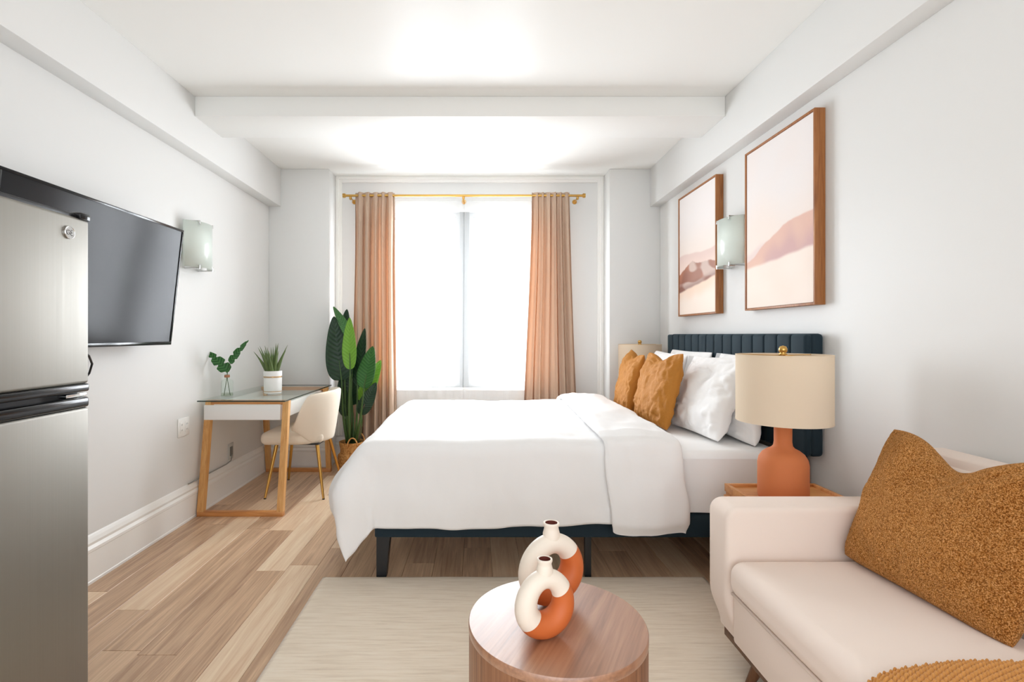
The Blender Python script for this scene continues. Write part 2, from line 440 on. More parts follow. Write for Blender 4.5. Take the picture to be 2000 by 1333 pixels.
nrow = int(math.ceil((XR - XL) / PW))
for i in range(nrow):
    y = YF - rnd.random() * PL
    while y < YW:
        a, b = max(y, YF), min(y + PL, YW)
        if b - a > 0.02: plank(XL + i * PW, a, b - a)
        y += PL

struct(box('ceiling', XL - .1, XR + .1, YF, YW + .1, CEIL, CEIL + .1, M['ceil']), 'glossy white ceiling', 'ceiling')
struct(box('wall_left', XL - .1, XL, YF, YW + .1, -.1, CEIL, M['wall']), 'pale grey wall behind the television and desk', 'wall')
struct(box('wall_right', XR, XR + .1, YF, YW + .1, -.1, CEIL, M['wall']), 'pale grey wall with two framed paintings', 'wall')
# window wall with two openings
W1 = (-0.985, -0.170); W2 = (-0.080, 0.735); WZ = (0.70, 2.36)
geos = [geo_box(XL, W1[0], YW, YW + .12, -.1, CEIL), geo_box(W2[1], XR, YW, YW + .12, -.1, CEIL),
        geo_box(W1[0], W2[1], YW, YW + .12, -.1, WZ[0]), geo_box(W1[0], W2[1], YW, YW + .12, WZ[1], CEIL)]
struct(put('wall_back', *join(*geos), M['wall']), 'pale grey wall around the two windows', 'wall')
struct(box('trim_5', W1[1], W2[0], YW, YW + .12, WZ[0], WZ[1], M['mullion'], bevel=.004), 'post between the two windows, greyed to show its shade against the bright panes', 'mullion')
CXL, CXR = -1.335, 1.185       # inner edges of the wall columns beside the window recess
struct(box('wall_back_left', XL, CXL, YB, YW, 0, CEIL, M['wall'], bevel=.004), 'pale grey wall pier at left of the window recess behind the desk', 'wall')
struct(box('wall_back_right', CXR, XR, YB, YW, 0, CEIL, M['wall'], bevel=.004), 'pale grey wall pier at right of the window recess behind the bed', 'wall')
# ceiling beams
BXL, BXR, BZ = -1.768, 1.548, 2.350
struct(box('trim_1', XL, BXL, YF, YB, BZ, CEIL, M['wall'], bevel=.003), 'long boxed ceiling beam above the television', 'beam')
struct(box('trim_2', BXR, XR, YF, YB, BZ, CEIL, M['wall'], bevel=.003), 'long boxed ceiling beam above the paintings', 'beam')
struct(box('trim_3', BXL, BXR, 3.20, 3.55, 2.565, CEIL, M['ceil'], bevel=.003), 'cross beam spanning the ceiling', 'beam')
# moulded frame round the recess
def recess_trim():
    g = []
    for (w, d) in ((.055, .018), (.03, .034)):
        g += [geo_box(CXL, CXL + w, YW - d, YW, 0.25, CEIL, .004), geo_box(CXR - w, CXR, YW - d, YW, 0.25, CEIL, .004), geo_box(CXL + w, CXR - w, YW - d, YW, CEIL - w, CEIL, .004)]
    return join(*g)
struct(put('trim_4', *recess_trim(), M['trimw']), 'white moulding framing the window recess', 'moulding')
# baseboards with an ogee cap
def base_profile():
    return [(0, 0), (.020, 0), (.020, .012), (.017, .016), (.017, .150), (.021, .154), (.021, .168), (.013, .182), (.016, .196), (.010, .214), (.005, .226), (0, .232)]
def bb(name, label, axis, at, sgn, a, b):
    poly = [(at + sgn * t, z) for t, z in base_profile()]
    v, f = prism(poly, 1 if axis == 'y' else 0, a, b)
    return struct(put(name, v, f, M['trimw']), label, 'baseboard')
bb('baseboard_left', 'tall white moulded baseboard along the desk wall', 'y', XL, 1, YF, YB)
bb('baseboard_right', 'tall white moulded baseboard along the painting wall', 'y', XR, -1, YF, YB)
bb('baseboard_back_left', 'tall white moulded baseboard on the pier behind the desk', 'x', YB, -1, XL + .02, CXL)
bb('baseboard_back_right', 'tall white moulded baseboard on the pier behind the bed', 'x', YB, -1, CXR, XR - .02)
bb('baseboard_back', 'tall white moulded baseboard under the windows', 'x', YW, -1, CXL, CXR)
# windows: double-hung sashes
def window(name, x0, x1, label):
    y0, y1 = YW + .03, YW + .09; z0, z1 = WZ; zm = 2.14
    g = [geo_box(x0, x0 + .035, y0, y1, z0, z1), geo_box(x1 - .035, x1, y0, y1, z0, z1), geo_box(x0 + .035, x1 - .035, y0, y1, z1 - .035, z1), geo_box(x0 + .035, x1 - .035, y0, y1, z0, z0 + .035)]
    root = struct(put(name, *join(*g), M['sash']), label, 'window')
    for (a, b, yy) in ((z0 + .035, zm, y0 + .002), (zm, z1 - .035, y0 + .028)):
        X0, X1 = x0 + .03, x1 - .03; t = .03
        gs = [geo_box(X0, X0 + t, yy, yy + .026, a, b), geo_box(X1 - t, X1, yy, yy + .026, a, b), geo_box(X0 + t, X1 - t, yy, yy + .026, a, a + t), geo_box(X0 + t, X1 - t, yy, yy + .026, b - t, b)]
        s = put('sash', *join(*gs), M['sash'], root)
        box('pane', X0 + t, X1 - t, yy + .010, yy + .014, a + t, b - t, M['winpane'], s)
    box('window_sill', x0 - .03, x1 + .03, YW - .05, YW + .03, z0 - .025, z0, M['trimw'], root, .005)
    return root
window('window_1', *W1, 'pale sash window behind the sheer nearer the plant')
window('window_2', *W2, 'pale sash window behind the sheer nearer the bed cushions')

# ---------------------------------------------------------------- rug
def rug():
    x0, x1, y0, y1, h = -0.760, 1.112, -0.20, 2.520, 0.011
    def f(u, v):
        x = x0 + (x1 - x0) * u; y = y0 + (y1 - y0) * v
        e = min(u, 1 - u) * (x1 - x0); g = min(v, 1 - v) * (y1 - y0); k = sm(0, .012, min(e, g))
        wob = .004 * nz(y * 3, 1.3) * (1 if u < .5 else -1) * (1 - sm(0, .1, e)) + 0
        return (x + wob, y + .004 * nz(x * 3, 7.7) * (1 - sm(0, .1, g)), .003 + (h - .003) * k + .0012 * nz(x * 14, y * 40) * k)
    V, F = grid(f, 90, 140)
    o = put('area_rug', V, F, M['rug'], smooth=True); solid(o, .003)
    return tag(o, 'pale beige woven area rug lying under the round table and sofa', 'rug')
rug()

# ---------------------------------------------------------------- bed
BX0, BX1, BY0, BY1 = -0.505, 1.545, 2.505, 4.075
bed = thing('platform_bed', 'low platform bed upholstered in dark navy with channel-tufted headboard', 'bed', ((BX0 + BX1) / 2, (BY0 + BY1) / 2, 0))
box('side_rail', BX0, BX1, BY0, BY0 + .04, .205, .318, M['navy'], bed, .008)
box('side_rail', BX0, BX1, BY1 - .04, BY1, .205, .318, M['navy'], bed, .008)
box('foot_rail', BX0, BX0 + .04, BY0 + .04, BY1 - .04, .205, .318, M['navy'], bed, .008)
for k in range(9):
    x = BX0 + .14 + k * .23; box('slat', x, x + .07, BY0 + .04, BY1 - .04, .275, .293, M['blackm'], bed)
box('center_beam', BX0 + .04, BX1, (BY0 + BY1) / 2 - .02, (BY0 + BY1) / 2 + .02, .225, .275, M['blackm'], bed)
def bed_leg(x, y, w=.066, w2=.048):
    V = []
    for z, t in ((.2045, w), (0.0, w2)):
        V += [Vector((x - w / 2, y, z)), Vector((x - w / 2 + t, y, z)), Vector((x - w / 2 + t, y + t, z)), Vector((x - w / 2, y + t, z))]
    return V, [[0, 1, 2, 3], [7, 6, 5, 4]] + [[4 + i, 4 + (i + 1) % 4, (i + 1) % 4, i] for i in range(4)]
for x, y in ((BX0 + .038, BY0 + .022), (BX0 + .038, BY1 - .07), (BX1 - .06, BY0 + .022), (BX1 - .06, BY1 - .07)):
    put('leg', *bed_leg(x, y), M['blackm'], bed)
for x, y in ((.545, BY0 + .020), (.545, BY1 - .04), (.545, (BY0 + BY1) / 2 - .015)):
    put('leg', *bed_leg(x, y, .03, .03), M['blackm'], bed)
HY0, HY1, HZ0, HZ1 = 2.415, 4.17, .62, 1.205
hb = box('headboard', 1.575, 1.635, HY0, HY1, HZ0, HZ1, M['navy'], bed, .018, 3)
nch = 15; cw = (HY1 - HY0) / nch
for k in range(nch):
    a = HY0 + k * cw
    o = box('channel', 1.543, 1.580, a + .0015, a + cw - .0015, HZ0 + .004, HZ1 - .004, M['navy'], hb, .013, 3)
box('headboard_post', 1.585, 1.62, HY0 + .10, HY0 + .16, .0, HZ0 + .02, M['blackm'], bed)
box('headboard_post', 1.585, 1.62, HY1 - .16, HY1 - .10, .0, HZ0 + .02, M['blackm'], bed)

# mattress in a fitted sheet
def soft_box(x0, x1, y0, y1, z0, z1, r, n=24, puff=0.0, amp=0.0, seed=0.0, fz=6.0):
    """rounded box with a puffed top: subdivided cube pushed to a rounded-box surface"""
    bm = bmesh.new(); bmesh.ops.create_cube(bm, size=2.0)
    bmesh.ops.subdivide_edges(bm, edges=list(bm.edges), cuts=n, use_grid_fill=True)
    hx, hy, hz = (x1 - x0) / 2, (y1 - y0) / 2, (z1 - z0) / 2; c = Vector(((x0 + x1) / 2, (y0 + y1) / 2, (z0 + z1) / 2))
    def rem(t, h):          # put most of the rings near the edges
        s = abs(t); e = r / h * .9
        s = s / .6 * (1 - e) if s < .6 else (1 - e) + (s - .6) / .4 * e
        return math.copysign(s * h, t)
    for v in bm.verts:
        p = Vector((rem(v.co.x, hx), rem(v.co.y, hy), rem(v.co.z, hz)))
        q = Vector((max(-hx + r, min(hx - r, p.x)), max(-hy + r, min(hy - r, p.y)), max(-hz + r, min(hz - r, p.z))))
        d = p - q
        if d.length > 1e-9: d = d.normalized() * r
        w = q + d
        bulge = (1 - (w.x / hx) ** 2) * (1 - (w.y / hy) ** 2)
        if w.z > 0: w.z += puff * max(0, bulge) * w.z / hz
        if amp:
            k = amp * nz(w.x * fz + seed, w.y * fz, w.z * fz)
            w += (d.normalized() if d.length > 1e-9 else Vector((0, 0, 1))) * k
        v.co = w + c
    return out_bm(bm)
mt = thing('mattress', 'thick mattress in a white fitted sheet on the bed', 'mattress', (0.53, 3.29, .318))
put('mattress_body', *soft_box(-.46, 1.535, 2.515, 4.065, .319, .625, .05), M['sheet'], mt, smooth=True)
def sheet_skirt():
    def f(u, v):
        p = u * 2 * (2.0 + 1.55)
        x0, x1, y0, y1 = -.465, 1.54, 2.508, 4.072; lx, ly = x1 - x0, y1 - y0
        t = u * 2 * (lx + ly)
        if t < lx: x, y, nx, ny = x0 + t, y0, 0, -1
        elif t < lx + ly: x, y, nx, ny = x1, y0 + t - lx, 1, 0
        elif t < 2 * lx + ly: x, y, nx, ny = x1 - (t - lx - ly), y1, 0, 1
        else: x, y, nx, ny = x0, y1 - (t - 2 * lx - ly), -1, 0
        z = .590 - v * .262
        k = .007 * nz(t * 7 + z * 5, z * 4, 3.1) * v + .002
        if abs(nx): k = min(k, .002)
        return (x + nx * k, y + ny * k, z + .006 * nz(t * 4, 0) * v)
    return grid(f, 260, 16, cu=True)
put('fitted_sheet', *sheet_skirt(), M['sheet'], mt, smooth=True)

# duvet draped over the near side and the foot
DX, DY, DY2, DZ = BX0 - .005, BY0 - .005, BY1 - .02, .684
def hang_table(flare_deg, n=160, length=.9):
    o = p = 0.0; out = [(0.0, 0.0)]; ds = length / n
    for i in range(n):
        r = (i + .5) * ds
        hold = 90 - flare_deg
        a = hold * sm(0.0, .14, r)
        a += (flare_deg + 6) * sm(.26, .42, r)
        o += math.cos(R(a)) * ds; p += math.sin(R(a)) * ds; out.append((o, p))
    return out, ds
TABS = {k: hang_table(k)[0] for k in range(0, 51)}
def hang(r, flare):
    f0 = max(0, min(49, int(flare))); w = min(1, max(0, flare - f0)); i = min(159, int(r / (.9 / 160))); t = min(1, r / (.9 / 160) - i)
    def g(tab): a, b = tab[i], tab[i + 1]; return a[0] + (b[0] - a[0]) * t, a[1] + (b[1] - a[1]) * t
    a, b = g(TABS[f0]), g(TABS[f0 + 1])
    return a[0] * (1 - w) + b[0] * w, a[1] * (1 - w) + b[1] * w
def drape(s, t):
    """sheet coordinates (metres along the bed, across the bed) -> point and outward normal"""
    b = max(0.0, DX + .02 - s); a = max(0.0, DY + .02 - t); c = max(0.0, t - DY2)
    x, y = max(s, DX + .02), min(max(t, DY + .02), DY2)
    z = DZ + .014 * nz(s * 1.6, t * 1.6, 5.0) + .006 * nz(s * 4.5, t * 4.5, 9.0)
    if c > 0: a = c
    r = math.hypot(a, b)
    if r < 1e-6: return Vector((x, y, z)), Vector((0, 0, 1))
    dx, dy = -b / r, (a / r) * (1 if c > 0 else -1)
    ang = math.atan2(a, b)
    fl_ = 34 * (1 - sm(.55, 1.45, ang)) + 3
    if c > 0: fl_ = 4
    o, p = hang(r, fl_)
    ph = (s * 1.0 if a > b else t)
    k = sm(.06, .40, p)
    fold = .022 * k * nz(s * 5.2 + ang, t * 1.2, 2.2) + .010 * k * math.sin(ang * 9 + 1.2) * (1 if a > 0 and b > 0 else 0)
    fold += .006 * k * nz(s * 13, t * 6, 4.4)
    pt = Vector((x + dx * (o + fold), y + dy * (o + fold), z - p))
    nn = Vector((dx, dy, .25 if p > .08 else 1.0)).normalized()
    return pt, nn
duv = thing('duvet', 'puffy white duvet spread over the bed and hanging down the side', 'duvet', (.2, 3.25, .20))
def duvet_body(u, v):
    s0, s1 = DX - .425, .93
    s = s0 + (s1 - s0) * u
    L = .448 + .018 * nz(s * 2.2, 3.3) + .012 * nz(s * 6, 1.1) - .02 * sm(-.1, .6, s)
    t0, t1 = DY - L, DY2 + .22
    t = t0 + (t1 - t0) * v
    p, n = drape(s, t)
    k = .004 * nz(s * 9, t * 9, 1.7) + .0022 * nz(s * 22, t * 12, 8.8)
    return p + n * k
o = put('duvet_cover', *grid(duvet_body, 190, 200), M['duvet'], duv, smooth=True); solid(o, .022)
def duvet_fold(u, v):
    w = 2 * math.pi * u
    t0, t1 = DY - .462 + .02 * nz(u * 4, .3), DY2 + .16
    t = t0 + (t1 - t0) * v
    q = sm(DY - .46, DY2, t)
    low = 1 - sm(DY - .45, DY, t)
    sc = .770 + .045 * q + .045 * low; hw = .185 - .01 * q + .0 * low
    cx = math.copysign(abs(math.cos(w)) ** .75, math.cos(w)); sy = math.copysign(abs(math.sin(w)) ** .8, math.sin(w))
    end = sm(0, .05, v * (t1 - t0)) * sm(0, .05, (1 - v) * (t1 - t0))
    s = sc + hw * cx * (.94 + .06 * end) + .014 * nz(t * 3.2, 6.1) + .010 * nz(t * 8, cx * 2)
    p, n = drape(s, t)
    th = (.020 + .024 * sy + .010 * sy * sm(3.2, 4.0, t)) * (.3 + .7 * end)
    th += .010 * max(0, sy) * nz(s * 8, t * 6, 2.7) + .006 * max(0, sy) * nz(s * 20, t * 7, 7.7)
    return p + n * (th + .005)
put('folded_edge', *join(grid(duvet_fold, 64, 150, cu=True)), M['duvet'], duv, smooth=True)

# ---------------------------------------------------------------- pillows
def pillow_geo(w, h, T, seed, n=80, pinch=.07, chop=0.0, wrinkle=.006, sag=.15, power=.42, flange=0.0, crease=.004, rounding=.03):
    V, F = [], []; idx = {}
    def P(u, v, s):
        x = w / 2 * u * (1 - pinch * (1 - v * v) * abs(u) ** 3)
        z = h / 2 * v * (1 - pinch * (1 - u * u) * abs(v) ** 3)
        uf = u if not flange else max(-1.0, (u + flange / 2) / (1 - flange / 2))     # stuffing stops short of the open hem
        e = max(0, (1 - uf * uf) * (1 - v * v))
        y = T / 2 * (e ** power) * (1 - sag * v)
        edge = 1 - e
        # creases run in from the corners and along the seams
        k = wrinkle * (1.2 * nz(u * 3.1 + seed, v * 3.1, s * 2 + seed) + .8 * nz(u * 7 + seed * 2, v * 5, s + 4) * (.4 + edge)) * min(1, e * 8)
        k += wrinkle * .45 * math.sin(6 * math.atan2(v, u) * 2 + seed * 5 + 3 * nz(u * 2, v * 2, seed)) * sm(.45, .95, math.hypot(u, v) / 1.2) * min(1, e * 6)
        gr_ = abs(nz(u * 1.7 + seed * 3 + v, v * 3.4 - seed, s * 3.0)); k -= crease * 1.5 * max(0, 1 - gr_ / .10) * min(1, e * 5)      # soft creases
        gr_ = abs(nz(u * 3.3 - seed, v * 2.6 + seed * 2 + u * 1.2, s * 5.0)); k -= crease * .9 * max(0, 1 - gr_ / .09) * min(1, e * 5)
        y = s * (y + k)
        if flange and u < -.5: y += s * .003 * (1 - abs(v) ** 6) * (1 if u > -.999 else 0) + .034 * nz(v * 2.4 + seed, 1.5, 3.3) * sm(.55, 1.0, -u)
        if chop: z -= chop * math.exp(-(u / .42) ** 2) * sm(-.1, 1.0, v); y += s * chop * .25 * math.exp(-((abs(u) - .55) / .25) ** 2) * sm(0, .8, v) * min(1, e * 4)
        q_ = 1 - rounding * (u * u * v * v) ** 2          # blunt corners
        x *= q_; z *= q_
        return Vector((x, y, z + h / 2))
    for s in (1, -1):
        for i in range(n + 1):
            for j in range(n + 1):
                u = math.sin((i / n - .5) * math.pi); v = math.sin((j / n - .5) * math.pi)
                b = i in (0, n) or j in (0, n)
                if b and s == -1: idx[(s, i, j)] = idx[(1, i, j)]; continue
                idx[(s, i, j)] = len(V); V.append(P(u, v, s))
    for s in (1, -1):
        for i in range(n):
            for j in range(n):
                F.append([idx[(s, i, j)], idx[(s, i + 1, j)], idx[(s, i + 1, j + 1)], idx[(s, i, j + 1)]])
    return V, F
def pillow(name, label, cat, m, loc, rz, lean, roll, group=None, **kw):
    o = put(name, *pillow_geo(**kw), m, None, smooth=True, local=True)
    o.location = loc
    o.rotation_euler = (Matrix.Rotation(R(rz), 3, 'Z') @ Matrix.Rotation(R(lean), 3, 'X') @ Matrix.Rotation(R(roll), 3, 'Y')).to_euler()
    return tag(o, label, cat, group)
gp = 'white bed pillows against the headboard'
pillow('bed_pillow', 'white pillow at the headboard, partly behind the near lamp shade', 'pillow', M['sheet'], (1.392, 2.94, .630), 90, 17, 0, gp, w=.70, h=.48, T=.135, seed=1.3, pinch=.05, wrinkle=.011, flange=.2)
pillow('bed_pillow', 'white pillow at the headboard on the window side', 'pillow', M['sheet'], (1.392, 3.68, .630), 90, 17, 0, gp, w=.70, h=.48, T=.135, seed=4.1, pinch=.05)
pillow('bed_pillow', 'front white pillow leaning behind the right mustard cushion, creased open end', 'pillow', M['sheet'], (1.238, 2.99, .630), 92, 19, 1, gp, w=.68, h=.47, T=.160, seed=7.7, pinch=.05, wrinkle=.013, flange=.26)
pillow('bed_pillow', 'front white pillow behind the left mustard cushion', 'pillow', M['sheet'], (1.238, 3.70, .630), 88, 19, -1, gp, w=.68, h=.47, T=.160, seed=9.2, pinch=.05)
gr = 'mustard cushions on the bed'
pillow('throw_cushion', 'mustard velvet cushion on the bed nearer the camera, right of the pair', 'cushion', M['rust'], (1.085, 3.235, .632), 93, 13, 1, gr, w=.52, h=.47, T=.15, seed=2.6, pinch=.07, chop=.045, wrinkle=.010)
pillow('throw_cushion', 'mustard velvet cushion on the bed nearer the window, left of the pair', 'cushion', M['rust'], (1.068, 3.80, .632), 84, 14, -3, gr, w=.50, h=.46, T=.15, seed=5.5, pinch=.07, chop=.05, wrinkle=.010)

# ---------------------------------------------------------------- nightstands and lamps
def nightstand(label, x0, x1, y0, y1, h=.525):
    t = thing('nightstand', label, 'nightstand', ((x0 + x1) / 2, (y0 + y1) / 2, 0), group='nightstands beside the bed')
    box('top', x0 + .016, x1 - .016, y0 + .016, y1 - .016, h - .030, h - .012, M['oak_h'], t)
    for a in ((x0, x0 + .016, y0, y1), (x1 - .016, x1, y0, y1), (x0 + .016, x1 - .016, y0, y0 + .016), (x0 + .016, x1 - .016, y1 - .016, y1)):
        box('rim', *a, h - .034, h, M['oak_h'], t, .002)
    box('cabinet', x0 + .004, x1 - .004, y0 + .004, y1 - .004, .20, h - .034, M['oak_h'], t, .003)
    d = box('drawer_front', x0 - .010, x0 + .004, y0 + .012, y1 - .012, .33, h - .045, M['oak_h'], t, .003)
    put('knob', *tube([(x0 - .010, (y0 + y1) / 2, .41), (x0 - .030, (y0 + y1) / 2, .41)], [.008, .012], 14), M['brass'], d)
    for x in (x0 + .03, x1 - .03):
        for y in (y0 + .03, y1 - .03):
            put('leg', *tube([(x, y, .20), (x, y, 0)], [.018, .012], 12), M['oak'], t, auto=40)
    return t
nightstand('oak nightstand with a raised rim between the sofa arm and the bed', 1.120, 1.530, 1.945, 2.325)
nightstand('oak nightstand on the far side of the bed, hidden behind the pillows', 1.180, 1.590, 4.19, 4.56)

def table_lamp(label, x, y, z):
    t = thing('table_lamp', label, 'lamp', (x, y, z), group='terracotta bottle lamps')
    prof = [(0, .0), (.086, 0), (.0925, .006), (.0945, .02), (.0945, .150), (.090, .172), (.078, .192), (.060, .206), (.044, .214), (.036, .224), (.0335, .24), (.0335, .345), (.032, .350), (0, .350)]
    put('base', *lathe(prof, 48), M['terra'], t, local=True, auto=50)
    put('stem', *tube([(0, 0, .35), (0, 0, .615)], .006, 10), M['brass'], t, local=True)
    put('socket', *lathe([(0, .35), (.018, .35), (.018, .41), (.014, .42), (0, .42)], 20), M['brass'], t, local=True, auto=40)
    put('bulb', *lathe([(0, .42), (.013, .42), (.014, .445), (.03, .48), (.032, .505), (.024, .53), (0, .54)], 24), M['pot'], t, local=True, smooth=True)
    sh = put('shade', *lathe([(.176, .325), (.1775, .325), (.1775, .603), (.176, .603), (.1745, .602), (.1745, .326)], 72, closed=True), M['shade'], t, local=True, auto=40)
    for z in (.325, .600): put('shade_rim', *lathe([(.1785, z), (.1785, z + .004), (.1740, z + .004), (.1740, z)], 72, closed=True), M['shade'], sh, local=True)
    for k in range(3):
        a = 2 * math.pi * k / 3 + .4
        put('spider_arm', *tube([(0, 0, .600), (.174 * math.cos(a), .174 * math.sin(a), .600)], .002, 6), M['brass'], sh, local=True)
    put('finial', *lathe([(0, .602), (.016, .602), (.016, .606), (.010, .609), (.0155, .616), (.0165, .626), (.012, .637), (0, .641)], 24), M['brass'], t, local=True, smooth=True)
    return t
table_lamp('terracotta bottle lamp with cream drum shade behind the sofa arm', 1.273, 2.135, .5135)
table_lamp('terracotta bottle lamp with cream drum shade in the far corner behind the cushions', 1.385, 4.375, .5135)

# ---------------------------------------------------------------- paintings
def painting(label, y_far, y_near, z0, z1, fn):
    t = thing('framed_painting', label, 'painting', (XR, (y_far + y_near) / 2, z0), group='framed desert paintings')
    xf = XR - .052; w = .011
    for a in ((y_near, y_near + w, z0, z1), (y_far - w, y_far, z0, z1), (y_near + w, y_far - w, z0, z0 + w), (y_near + w, y_far - w, z1 - w, z1)):
        box('frame_bar', xf, XR - .001, a[0], a[1], a[2], a[3], M['frame'], t, .0012)
    nu, nv = 150, 220; xc = xf + .006
    V = [Vector((xc, y_far - w - .002 - (y_far - y_near - 2 * w - .004) * i / (nu - 1), z1 - w - .002 - (z1 - z0 - 2 * w - .004) * j / (nv - 1))) for i in range(nu) for j in range(nv)]
    F = [[i * nv + j, i * nv + j + 1, (i + 1) * nv + j + 1, (i + 1) * nv + j] for i in range(nu - 1) for j in range(nv - 1)]
    o = put('canvas', V, F, M['print'], t); solid(o, .018, 1.0 if False else -1.0)
    ca = o.data.color_attributes.new('print', 'FLOAT_COLOR', 'POINT')
    flat = []
    for i in range(nu):
        for j in range(nv): flat += list(fn(i / (nu - 1), j / (nv - 1)))
    ca.data.foreach_set('color', flat)
    return t
mp_ = mat('painted_canvas', (1, 1, 1, 1), 0.7, bump=(700, 0.08, 0.001))
_n = mp_.node_tree; _a = _n.nodes.new('ShaderNodeAttribute'); _a.attribute_name = 'print'
_n.links.new(_a.outputs['Color'], _n.nodes['Principled BSDF'].inputs['Base Color']); M['print'] = mp_
def mixc(a, b, t): return tuple(p + (q - p) * t for p, q in zip(a, b))
def edge(v, at, soft=.006): return sm(at - soft, at + soft, v)
def paint_near(u, v):
    c = mixc(srgb(232, 226, 224), srgb(236, 222, 213), sm(.2, .62, v + .15 * nz(u * 2, v * 2)))
    c = mixc(c, srgb(236, 220, 212), .5 * max(0, nz(u * 3, v * 4, 3.0)))
    back = .66 - .07 * u - .03 * math.sin(u * 5) + .012 * nz(u * 6, 1)
    c = mixc(c, srgb(226, 205, 201), .75 * edge(v, back, .02) * (1 - sm(.3, .75, u)))
    top = lerp_tab([(0, .705), (.12, .685), (.26, .625), (.40, .590), (.52, .562), (.60, .535), (.72, .522), (.86, .514), (1, .510)], u) + .005 * nz(u * 14, 4)
    body = mixc(srgb(222, 183, 168), srgb(205, 168, 166), sm(0, .2, v - top + .08 * nz(u * 5, v * 5, 2)))
    body = mixc(body, srgb(232, 198, 176), .8 * max(0, nz(u * 4 + 2, v * 6, 6)))
    c = mixc(c, body, edge(v, top))
    bot = .745 - .045 * u + .012 * nz(u * 5, 9) 
    sand = mixc(srgb(240, 222, 210), srgb(243, 230, 220), .5 + .5 * nz(u * 3, v * 7, 5))
    return mixc(c, sand, edge(v, bot, .012))
def paint_far(u, v):
    c = mixc(srgb(234, 228, 226), srgb(238, 225, 216), sm(.2, .55, v))
    back = .505 - .012 * math.sin(u * 6 + .5) + .01 * nz(u * 5, 2)
    c = mixc(c, mixc(srgb(226, 202, 194), srgb(236, 214, 203), sm(0, .14, v - back)), edge(v, back, .008))
    top = lerp_tab([(0, .655), (.10, .630), (.22, .600), (.34, .575), (.40, .565), (.48, .588), (.60, .600), (.75, .598), (.88, .602), (1, .625)], u) + .006 * nz(u * 16, 1)
    body = mixc(srgb(146, 94, 76), srgb(172, 130, 116), sm(.0, .5, u))
    body = mixc(body, srgb(206, 140, 106), .8 * max(0, nz(u * 4 + .4, v * 6, 8)))
    body = mixc(body, srgb(214, 194, 184), .9 * sm(.05, .35, nz(u * 3.5, v * 11, 4) + .1))
    body = mixc(body, srgb(138, 100, 92), .6 * sm(.74, .80, v + .07 * u))
    c = mixc(c, body, edge(v, top))
    bot = .812 - .085 * u + .008 * nz(u * 6, 3)
    sand = mixc(srgb(242, 216, 196), srgb(244, 230, 218), sm(0, .14, v - bot + .05 * nz(u * 4, v * 6)))
    return mixc(c, sand, edge(v, bot, .010))
painting('large walnut-framed desert painting nearer the camera, pale pink dune', 3.045, 2.413, 1.342, 2.272, paint_near)
painting('walnut-framed desert painting nearer the window, brown mountain', 4.055, 3.415, 1.342, 2.272, paint_far)

# ---------------------------------------------------------------- wall sconces
def sconce(label, wall_x, sgn, yc):
    t = thing('wall_sconce', label, 'sconce', (wall_x, yc, 1.62), group='frosted glass wall sconces')
    R_ = .165; half = .145; z0, z1 = 1.632, 1.925; depth = .112
    cx = depth - R_
    a0 = math.asin(half / R_)
    def f(u, v):
        a = -a0 + 2 * a0 * u
        return (wall_x + sgn * (cx + R_ * math.cos(a)), yc + R_ * math.sin(a), z0 + (z1 - z0) * v)
    o = put('glass_shade', *grid(f, 30, 2), M['sconce'], t, smooth=True); solid(o, .006, 0)
    box('back_plate', min(wall_x, wall_x + sgn * .02), max(wall_x, wall_x + sgn * .02), yc - .06, yc + .06, z0 + .06, z1 - .06, M['plastic'], t, .004)
    put('lamp_tube', *tube([(wall_x + sgn * .05, yc, z0 + .08), (wall_x + sgn * .05, yc, z1 - .08)], .018, 16), M['plastic'], t, auto=40)
    for zz in (z0 - .002, z1 + .002):
        for e in (-1, 1):
            y = yc + e * half * .55; x = wall_x + sgn * (cx + math.sqrt(R_ ** 2 - (half * .55) ** 2))
            s = 1 if zz > z0 + .1 else -1
            c = put('clip', *tube([(wall_x, y, zz + s * .004), (x + sgn * .006, y, zz + s * .004), (x + sgn * .006, y, zz - s * .016)], .0045, 8), M['chrome'], t)
    return t
sconce('pale green frosted glass sconce on the wall between the two paintings', XR, -1, 3.225)
sconce('pale green frosted glass sconce partly behind the television', XL, 1, 3.36)

# ---------------------------------------------------------------- sofa
SX0, SX1 = .855, 1.622
sofa = thing('sofa', 'blush pink upholstered sofa with walnut legs along the painting wall', 'sofa', (1.24, .95, 0))
def arm(y0, y1):
    """arm panel: rounded top, front edge tucked in at the foot"""
    out = []
    z0, z1 = .142, .604; r = .045
    pts = [(SX0 + .040, z0)]
    for k in range(9):
        a = k / 8; pts.append((SX0 + .040 * (1 - sm(0, 1, a)) ** 1.4, z0 + .16 * a))
    for k in range(7):
        a = R(180 - 90 * k / 6); pts.append((SX0 + r + r * math.cos(a), z1 - r + r * math.sin(a)))
    for k in range(5):
        a = R(90 - 90 * k / 4); pts.append((SX1 - .03 + .03 * math.cos(a), z1 - .03 + .03 * math.sin(a)))
    pts += [(SX1, z0)]
    V, F = prism(pts[1:], 1, y0, y1)
    bm = bmesh.new(); vv = [bm.verts.new(v) for v in V]
    for q in F: bm.faces.new([vv[i] for i in q])
    bmesh.ops.recalc_face_normals(bm, faces=bm.faces)
    ed = [e for e in bm.edges if abs(e.verts[0].co.y - e.verts[1].co.y) < 1e-6]
    bmesh.ops.bevel(bm, geom=ed, offset=.028, segments=5, profile=0.5, affect='EDGES', clamp_overlap=True)
    return out_bm(bm)
put('armrest', *arm(1.762, 1.902), M['sofa'], sofa, auto=50)
put('armrest', *arm(-.04, .10), M['sofa'], sofa, auto=50)
box('base', SX0 + .022, SX1 - .02, .10, 1.762, .142, .312, M['sofa'], sofa, .012, 3)
